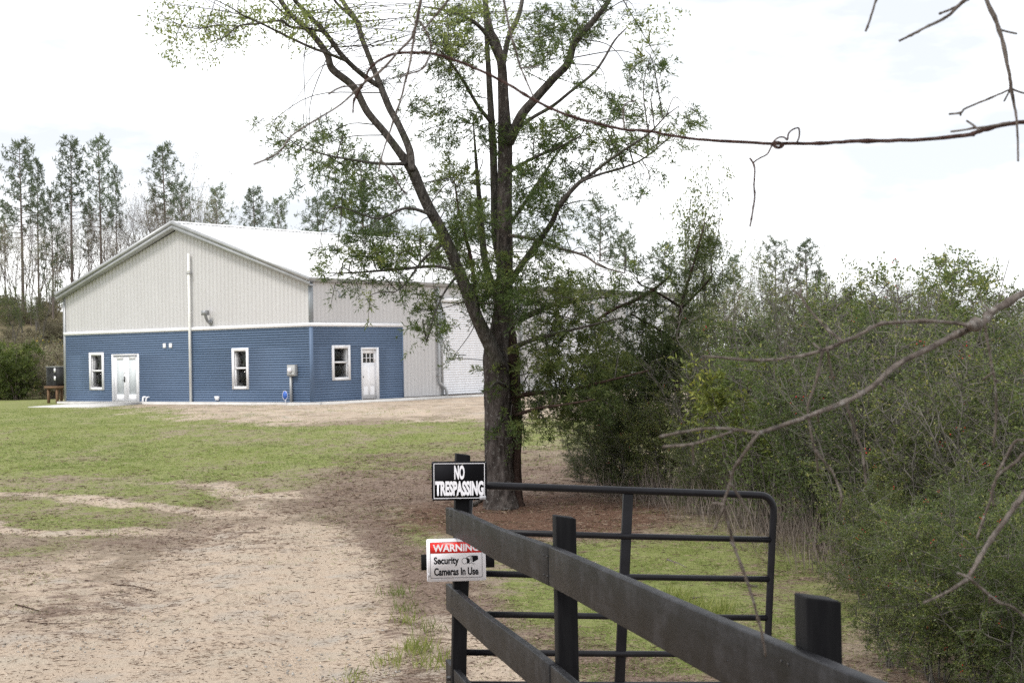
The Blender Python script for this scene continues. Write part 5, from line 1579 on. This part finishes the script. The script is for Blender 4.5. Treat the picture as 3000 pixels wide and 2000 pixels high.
# slender willow-like saplings rising from the thicket
W1 = proto_bare(108, 6.0, leaf=1700, mat_leaf='yaupon', depth=4, name='slender_sapling', lsize=0.11, spread=0.10)
hw = hgt(W1)
for (px_, py_, Y) in [(2060, 455, 34), (2125, 560, 36), (2010, 640, 40), (2230, 690, 36), (2560, 745, 19), (2665, 760, 19.5)]:
    tree_at(W1, px_, py_, Y, hw, 'slender upright sapling with sparse narrow leaves above the thicket', 'slender saplings in the thicket', 0.6)

# brush on the bank at the left
br1 = proto_bush('brush_bush', '', 'bush', np.random.default_rng(71), mt['drab'], mt['brownstem'], H=2.4, R=1.9, nst=9, nlat=18, ntw=5, nleaf=4200, lL=0.10, lW=0.045, shade=0.45, stem_r=0.03)
br2 = proto_bush('brush_bush', '', 'bush', np.random.default_rng(72), mt['drab'], mt['brownstem'], flower=160, H=2.2, R=1.8, nst=9, nlat=16, ntw=5, nleaf=3600, lL=0.10, lW=0.045, shade=0.6, stem_r=0.03)
for i in range(64):
    px_ = -80 + 280 * rgp.random()
    Y = 79 + 34 * rgp.random() ** 0.9
    x_ = (px_ - 1500) / FPX * Y
    place(br1, x_, Y, rgp.random() * 6.28, (0.7 + 0.5 * rgp.random()) * (1.0 if Y < 90 else 0.6), 'drab brown green brush bush on the bank slope', 'brush bushes on the bank')
for i, (px_, Y, sc_) in enumerate([(130, 83, 0.9), (165, 86, 1.0), (110, 90, 1.0), (150, 92, 0.9)]):
    place(br2, (px_ - 1500) / FPX * Y, Y, i, sc_, 'bush laced with yellow flowering vine on the bank', 'yellow flowering bushes')
eb = proto_bush('evergreen_bush', 'rounded bright evergreen bush on the bank left of the air conditioner', 'bush', np.random.default_rng(73), mt['yellowgreen'], mt['brownstem'], H=3.0, R=2.0, nst=10, nlat=24, ntw=7, nleaf=9000, lL=0.15, lW=0.05, shade=0.25, stem_r=0.03)
place(eb, (45 - 1500) / FPX * 78.5, 78.5, 1.0, 1.0)
eb2 = place(eb, (-10 - 1500) / FPX * 80, 80, 2.6, 1.15, 'dark spreading evergreen bush half out of view at the bank foot')

# ------------------------------------------------------------------ bare twigs reaching in from the right
bt = thing('bare_sapling', 'leafless lichened sapling whose bare twigs reach across in front of the fence', 'tree', (1.75, 2.9, gz(1.75, 2.9)))
BO = np.array(bt.location)
tr_ = spline([[1.75, 2.9, gz(1.75, 2.9) - 0.1, 0.050], [1.72, 2.9, 1.2, 0.044], [1.80, 2.85, 2.2, 0.037], [1.70, 2.95, 3.1, 0.030], [1.62, 2.9, 4.2, 0.018], [1.5, 2.9, 5.0, 0.008]], 10)
smooth(obj('trunk', MB().tube(tr_[:, :3] - BO, tr_[:, 3], 14, noise=barknoise(5, 0.12)), mt['twig'], bt))
rgt = np.random.default_rng(44)


def twig(name, pts, Y, dy=0.0, mat_='twig', root=None, parent=bt, per=5, knob=True, k=8):
    P, r = trace(pts, Y, dy, per)
    if root is not None:
        ro = np.asarray(root, float); s0 = P[0]; v0 = unit(P[0] - P[min(4, len(P) - 1)])
        mid = s0 + v0 * np.linalg.norm(ro - s0) * 0.45
        t_ = np.linspace(0, 1, 12, endpoint=False)[:, None]
        C_ = (1 - t_) ** 2 * ro + 2 * t_ * (1 - t_) * mid + t_ ** 2 * s0
        P = np.vstack([C_, P]); r = np.concatenate([np.linspace(max(0.012, r[0] * 1.6), r[0], 12, endpoint=False), r])
    if knob:      # swollen nodes
        r = r * (1 + 0.05 * rgt.normal(size=len(r)).clip(-1, 1.5))
        ii = rgt.integers(2, len(r) - 1, size=max(1, len(r) // 9)); r[ii] *= 1.35
        P = P + rgt.normal(size=P.shape) * (r[:, None] * 0.10)
    o = smooth(obj(name, MB().tube(P - BO, r, k), mt[mat_], parent))
    return o


A = twig('branch', [(3000, 858, 21), (2901, 915, 20), (2884, 942, 19), (2746, 1007, 17), (2631, 1067, 17), (2551, 1136, 15), (2476, 1176, 14), (2367, 1219, 13), (2258, 1257, 12), (2221, 1268, 11)], 2.75, -0.35, root=(1.75, 2.87, 2.5))
twig('twig', [(2221, 1268, 9), (2155, 1257, 8), (2075, 1254, 7), (2000, 1265, 6), (1932, 1279, 4)], 2.40, 0.0)
twig('twig', [(2160, 1259, 6), (2120, 1272, 7), (2086, 1283, 7), (2029, 1300, 6), (1940, 1308, 4)], 2.40, 0.05)
twig('twig', [(2221, 1268, 10), (2178, 1331, 10), (2152, 1371, 10), (2139, 1415, 9), (2121, 1478, 9), (2135, 1537, 9), (2152, 1603, 9), (2189, 1702, 8), (2214, 1785, 8), (2235, 1868, 7), (2243, 1922, 5)], 2.40, 0.12)
for pts in ([(2121, 1478, 5), (2105, 1474, 4), (2088, 1474, 3)], [(2119, 1486, 6), (2108, 1515, 5), (2094, 1549, 4)], [(2139, 1415, 5), (2160, 1445, 4), (2178, 1475, 4), (2200, 1508, 3)], [(2189, 1710, 5), (2202, 1715, 4), (2218, 1716, 3)], [(2152, 1600, 5), (2140, 1588, 3)], [(2029, 1300, 5), (2030, 1320, 4), (2032, 1362, 3)]):
    twig('twig', pts, 2.42, 0.02, knob=False, k=6)
twig('branch', [(2818, 950, 9), (2770, 942, 10), (2689, 941, 11), (2630, 944, 10), (2574, 951, 11), (2517, 981, 10), (2471, 1001, 11), (2407, 1027, 10), (2316, 1047, 8), (2212, 1055, 8), (2115, 1047, 7), (2057, 1043, 5)], 2.62, -0.1, root=at(2860, 952, 2.66))
for pts in ([(2471, 1001, 8), (2430, 970, 8), (2402, 941, 7), (2370, 905, 7), (2344, 866, 6), (2324, 851, 4)], [(2344, 866, 5), (2346, 850, 4), (2347, 838, 3)], [(2409, 1030, 9), (2396, 1096, 8), (2380, 1150, 7), (2367, 1188, 7), (2373, 1251, 6), (2390, 1320, 6), (2436, 1377, 6), (2465, 1452, 5), (2459, 1492, 4)], [(2390, 1320, 4), (2394, 1350, 3), (2396, 1380, 2)], [(2424, 1024, 5), (2432, 1068, 5), (2442, 1113, 3)], [(2404, 1023, 5), (2390, 1012, 4), (2383, 1005, 3)],
            [(2476, 1178, 7), (2499, 1239, 6), (2512, 1280, 6), (2525, 1320, 5), (2533, 1370, 5), (2537, 1417, 3)], [(2884, 945, 8), (2892, 990, 8), (2901, 1044, 7), (2915, 1125, 6), (2918, 1217, 5), (2910, 1308, 3)], [(2912, 1090, 5), (2896, 1100, 4), (2880, 1112, 3)], [(2912, 1110, 5), (2924, 1118, 4)], [(2901, 914, 8), (2893, 905, 6), (2885, 893, 4)], [(2580, 1125, 6), (2590, 1135, 4), (2594, 1142, 3)], [(2395, 1210, 5), (2398, 1235, 4)]):
    twig('twig', pts, 2.55, 0.05, knob=len(pts) > 3, k=6)
twig('branch', [(3060, 1270, 9), (3000, 1288, 8), (2976, 1291, 8), (2950, 1335, 8), (2924, 1383, 8), (2907, 1446, 7), (2885, 1510, 6), (2861, 1578, 4)], 2.55, 0.05, root=(1.74, 2.88, 1.9))
twig('twig', [(3030, 1305, 9), (3000, 1328, 9), (2970, 1358, 9), (2941, 1377, 8), (2920, 1400, 7), (2905, 1440, 6), (2912, 1480, 4)], 2.52, 0.05, root=(1.72, 2.86, 1.75))
twig('branch', [(3060, 1370, 17), (3000, 1447, 16), (2947, 1520, 15), (2911, 1568, 14), (2875, 1625, 13), (2840, 1684, 12), (2831, 1697, 12), (2791, 1724, 9), (2750, 1746, 8), (2706, 1764, 5)], 2.60, -0.15, root=(1.73, 2.88, 1.7))
for pts in ([(2838, 1690, 8), (2860, 1710, 8), (2898, 1742, 8), (2930, 1765, 7), (2961, 1773, 7), (3000, 1804, 6), (3040, 1850, 4)], [(2835, 1690, 6), (2820, 1682, 4), (2806, 1678, 3)], [(2898, 1745, 5), (2900, 1765, 3)]):
    twig('twig', pts, 2.46, 0.05, knob=len(pts) > 3, k=6)
# the long arching shoot across the top and its hanging shoots
arch = twig('branch', [(3040, 350, 13), (3000, 357, 13), (2930, 368, 12), (2870, 384, 13), (2826, 397, 12), (2670, 411, 11), (2513, 413, 11), (2402, 420, 10), (2268, 420, 10), (2112, 413, 10), (2000, 403, 9), (1902, 385, 9), (1831, 380, 9), (1749, 362, 9), (1662, 337, 9), (1570, 296, 9), (1484, 245, 9), (1366, 189, 9), (1300, 166, 9), (1258, 156, 8), (1176, 156, 8), (1133, 166, 7), (1085, 199, 7), (1069, 240, 7), (1039, 291, 7), (1034, 332, 3)], 3.0, 0.25, 'vine', root=(1.72, 2.95, 3.0))
twig('twig', [(1240, -60, 11), (1233, 0, 10), (1220, 66, 10), (1205, 112, 8), (1171, 148, 8), (1115, 209, 8), (1069, 242, 8), (998, 306, 6), (916, 357, 5), (855, 398, 5), (814, 449, 4), (743, 482, 2)], 3.1, 0.1, root=(0.9, 3.0, 3.9))
twig('branch', [(1300, -120, 12), (1270, -100, 12), (1240, -60, 11)], 3.05, 0.05, root=(1.60, 2.95, 3.95))
for pts in ([(1219, 70, 8), (1202, 179, 8), (1182, 260, 7), (1166, 316, 7), (1141, 388, 6), (1115, 469, 5), (1110, 502, 3)], [(1115, 469, 3), (1135, 490, 3), (1151, 510, 3), (1170, 545, 3), (1192, 571, 2)],
            [(1310, 5, 7), (1290, 30, 7), (1263, 61, 6), (1240, 90, 5)], [(1228, 61, 6), (1250, 95, 6), (1262, 130, 6), (1260, 156, 5), (1240, 200, 5), (1205, 215, 4), (1170, 226, 2)], [(1000, 255, 3), (1030, 252, 4), (1065, 246, 5)], [(963, 276, 2), (985, 262, 3), (1010, 252, 4)],
            [(1472, -30, 8), (1476, 0, 8), (1494, 92, 7), (1510, 145, 7), (1524, 194, 6), (1550, 255, 5), (1570, 300, 4)], [(1524, 200, 5), (1550, 198, 4), (1578, 194, 3)], [(1831, 378, 5), (1826, 345, 5), (1828, 315, 4), (1840, 300, 3), (1860, 296, 2)]):
    twig('twig', pts, 3.1, 0.06, knob=len(pts) > 4, k=6)
twig('branch', [(1560, -110, 9), (1500, -80, 9), (1472, -30, 8)], 3.0, 0.1, root=(1.60, 2.95, 4.0))
twig('branch', [(1420, -90, 9), (1360, -50, 8), (1310, 5, 7)], 3.0, 0.1, root=(1.58, 2.95, 4.1))
twig('branch', [(2860, -110, 15), (2876, -50, 14), (2890, 0, 13), (2928, 89, 12), (2955, 205, 11), (2962, 259, 12), (2975, 326, 8), (2980, 380, 7), (2982, 420, 6), (2983, 473, 5)], 2.85, 0.0, root=(1.70, 2.92, 3.25))
for pts in ([(2960, 262, 6), (2900, 288, 5), (2830, 317, 4), (2815, 330, 4), (2779, 335, 2)], [(2928, 87, 5), (2950, 93, 4), (2978, 99, 2)], [(2962, 259, 7), (2982, 268, 6), (3010, 276, 5)], [(2958, 266, 5), (2948, 285, 4), (2942, 296, 3)], [(2815, 330, 3), (2814, 338, 2)], [(2870, 382, 6), (2850, 366, 5), (2832, 354, 4)], [(2960, 358, 8), (2900, 370, 7), (2840, 378, 6), (2784, 386, 5)]):
    twig('twig', pts, 2.86, 0.04, knob=len(pts) > 3, k=6)
twig('branch', [(2900, -60, 11), (2850, -15, 11), (2817, 9, 11), (2785, 40, 9), (2763, 56, 9), (2710, 82, 7), (2661, 107, 7), (2634, 121, 4)], 2.85, 0.05, root=(1.68, 2.9, 3.4))
twig('twig', [(2800, 20, 7), (2780, 30, 6), (2750, 42, 4)], 2.87, 0.02, k=6)
twig('branch', [(2600, -90, 7), (2580, -40, 7), (2567, 0, 6), (2549, 58, 6), (2536, 92, 5)], 2.9, 0.0, root=(1.66, 2.92, 3.6))
# vine tendril hung over the arching shoot, with its broken twig
tn = twig('tendril', [(2335, 417, 3), (2341, 402, 3), (2342, 385, 3), (2338, 375, 3), (2322, 380, 3), (2310, 392, 3), (2307, 410, 3), (2298, 403, 2.6), (2285, 402, 2.6), (2272, 409, 2.4), (2264, 420, 2.2), (2255, 440, 2), (2246, 453, 2), (2225, 464, 2), (2208, 475, 2)], 3.07, 0.0, 'vine', knob=False, k=6)
a_ = np.linspace(0, 4.2 * math.pi, 26)
twig('tendril', [(2279 + (17 - 0.8 * k) * math.cos(t), 424 + (12 - 0.6 * k) * math.sin(t), 1.2) for k, t in zip(np.arange(26) * 0.6, a_)], 3.07, 0.0, 'vine', knob=False, k=5, per=2)
twig('twig', [(2196, 462, 3), (2204, 474, 4), (2209, 484, 8), (2211, 500, 5), (2209, 540, 5), (2211, 580, 5), (2204, 625, 4), (2197, 665, 4)], 3.07, 0.0, 'vine', k=6)

# ------------------------------------------------------------------ grass, litter and stones on the yard
rgg = np.random.default_rng(12)


def scatter(n, y0, y1, power=1.6):
    """points in the yard, thinning with distance"""
    u = rgg.random(n)
    y = (y0 ** (1 - power) + u * (y1 ** (1 - power) - y0 ** (1 - power))) ** (1 / (1 - power))
    x = (rgg.random(n) * 1.16 - 0.58) * 0.6667 * y * 1.0
    return x, y


def ground_pts(x, y):
    return np.stack([x, y, ground_z(x, y)], -1)


X, Y = scatter(230000, 8.5, 62, 1.35)
s_, l_, g_, u_ = masks(X, Y)
ok = (rgg.random(len(X)) < g_ ** 1.6 * 1.1) & (X < 0.40 * Y) & ((X - BX) * math.sin(YAW) + (Y - BY) * math.cos(YAW) < -0.7)
X, Y = X[ok], Y[ok]
gl = Leaves()
P = ground_pts(X, Y)
for k in range(4):
    n = len(P); far = np.clip(Y / 25, 0.6, 2.0)
    q = P + np.stack([rgg.normal(size=n) * 0.03 * far, rgg.normal(size=n) * 0.03 * far, np.full(n, -0.005)], -1)
    d = np.stack([rgg.normal(size=n) * 0.7, rgg.normal(size=n) * 0.7, 0.35 + rgg.random(n) * 0.5], -1)
    gl.add(q, d, (0.02 + 0.045 * rgg.random(n)) * np.clip(far, 0.8, 1.2), 0.006 * far, np.clip(0.5 + (fbm(X * 0.7, Y * 0.4) - 0.5) * 1.2 + rgg.normal(size=n) * 0.2, 0, 1))
obj('grass', gl.mesh('grass', rgg), mt['grass'], None, kind='stuff', label='short patchy green lawn grass over the yard', category='grass')
# taller dry tufts beside the fence
dl = Leaves()
for (px_, Y_, n, h, col) in [(1150, 13.6, 60, .14, 0), (1175, 12.9, 50, .12, 0), (1182, 12.3, 46, .13, 1), (1210, 11.1, 120, .18, 1), (1130, 10.7, 60, .12, 1), (1250, 10.6, 80, .14, 1), (1235, 12.0, 40, .12, 0), (1020, 10.2, 40, .10, 1), (2010, 12.5, 120, .20, 1), (2080, 12.2, 140, .22, 1), (1960, 13.2, 90, .16, 1)]:
    x0 = (px_ - 1500) / FPX * Y_
    q = np.stack([x0 + rgg.normal(size=n) * 0.07, Y_ + rgg.normal(size=n) * 0.10, np.zeros(n)], -1); q[:, 2] = ground_z(q[:, 0], q[:, 1])
    dl.add(q, np.stack([rgg.normal(size=n) * 0.45, rgg.normal(size=n) * 0.45, np.ones(n)], -1), h * (0.5 + 0.7 * rgg.random(n)), 0.007, 0.55 + 0.25 * rgg.normal(size=n) if col else -0.1 + 0.2 * rgg.random(n))
obj('tall_grass', dl.mesh('tall_grass', rgg), mt['grass'], None, kind='stuff', label='taller grass tufts beside the fence and gate', category='grass')
# litter: bark flakes, straw and twig bits
X, Y = scatter(300000, 8.5, 45, 1.4)
s_, l_, g_, u_ = masks(X, Y)
ok = (rgg.random(len(X)) < np.clip(l_ * 0.80 + 0.10, 0, 1)) & (X < 0.40 * Y)
X, Y = X[ok], Y[ok]; n = len(X)
P = ground_pts(X, Y); P[:, 2] += 0.004 + 0.02 * rgg.random(n)
ll = Leaves()
ll.add(P, np.stack([rgg.normal(size=n), rgg.normal(size=n) * 0.7, rgg.normal(size=n) * 0.10], -1), (0.015 + 0.11 * rgg.random(n) ** 3) * np.clip(Y / 16, 0.8, 1.6), (0.004 + 0.007 * rgg.random(n)) * np.clip(Y / 16, 0.8, 1.6), rgg.random(n))
obj('ground_litter', ll.mesh('ground_litter', rgg), mt['litter'], None, kind='stuff', label='brown bark flakes, straw and twig bits strewn over the drive edges', category='litter')
# gravel in the near drive
X, Y = scatter(13000, 8.8, 19, 2.0)
s_, l_, g_, u_ = masks(X, Y)
ok = (rgg.random(len(X)) < s_ * sm(17, 10, Y) * sm(0.35, 0.62, fbm(X * 1.3 + 40, Y * 1.1, 3))) & (X < -0.8)
X, Y = X[ok], Y[ok]; n = len(X)
P = ground_pts(X, Y)
o6 = np.array([[1, 0, 0], [0, 1, 0], [-1, 0, 0], [0, -1, 0], [0, 0, 0.7], [0, 0, -0.5]], float)
f8 = np.array([[0, 1, 4], [1, 2, 4], [2, 3, 4], [3, 0, 4], [1, 0, 5], [2, 1, 5], [3, 2, 5], [0, 3, 5]])
sz = 0.004 + 0.011 * rgg.random(n) ** 2
V = (o6[None] * sz[:, None, None] * (0.6 + 0.8 * rgg.random((n, 6, 1))) + P[:, None, :]).reshape(-1, 3)
T = (f8[None] + 6 * np.arange(n)[:, None, None]).reshape(-1, 3)
obj('gravel', mesh_np('gravel', V, [T], attr=dict(v=np.repeat(rgg.random(n), 6))), mt['stone'], None, kind='stuff', label='small pale gravel pressed into the sandy drive', category='gravel')


# fallen sticks lying on the drive and below the tree
def stick(name, label, pxs, rad, group=None, mat_='twig'):
    pts = []
    for (x_, y_) in pxs:
        # meet the ground along the sight line
        Yg = 12.0
        for _ in range(30):
            q = at(x_, y_, Yg); e = q[2] - (gz(q[0], Yg) + rad * 0.6)
            d = at(x_, y_, Yg + 0.01)[2] - q[2]
            Yg = min(60, max(6, Yg - e / (d / 0.01 - 1e-6) * 0.7))
        pts.append(at(x_, y_, Yg))
    P = spline(pts, 5)
    P[:, 2] = ground_z(P[:, 0], P[:, 1]) + rad * 0.8
    c = P[0].copy()
    o = obj(name, MB().tube(P - c, np.linspace(rad, rad * 0.5, len(P)), 7, noise=barknoise(2, 0.2)), mt[mat_], None, label=label, category='stick')
    o.location = c
    if group: o['group'] = group
    smooth(o)


stick('fallen_stick', 'long crooked brown stick lying on the sandy drive', [(250, 1700), (300, 1706), (330, 1712), (390, 1716), (455, 1732)], 0.008, None, 'vine')
stick('fallen_stick', 'thin brown stick at the litter edge of the drive', [(280, 1790), (320, 1785), (368, 1780)], 0.006, None, 'vine')
stick('fallen_stick', 'dark curved stick on the leaf litter beside the drive', [(45, 1770), (80, 1778), (115, 1790)], 0.007, None, 'vine')
stick('fallen_stick', 'long low stick along the lower litter of the drive', [(80, 1820), (130, 1825), (200, 1826)], 0.006, None, 'vine')
stick('fallen_log', 'short pale broken log at the foot of the cedar trunk', [(1380, 1482), (1395, 1474), (1412, 1464)], 0.045, None, 'twig')
stick('fallen_stick', 'pale twig lying on the litter below the cedar', [(1600, 1470), (1650, 1462), (1700, 1445)], 0.014, None, 'twig')
stick('fallen_stick', 'bent pale stick in the grass behind the gate', [(1955, 1640), (1985, 1650), (2010, 1662)], 0.012, None, 'twig')
stick('fallen_stick', 'grey twig lying on the grass behind the lower gate rails', [(2010, 1755), (2060, 1748), (2110, 1746)], 0.008, None, 'twig')

for k_, o in [(o.name, o) for o in bpy.data.objects]:
    if o.parent is None and o.type == 'EMPTY' and o.get('label') == '':
        for c in list(o.children): bpy.data.objects.remove(c)
        bpy.data.objects.remove(o)
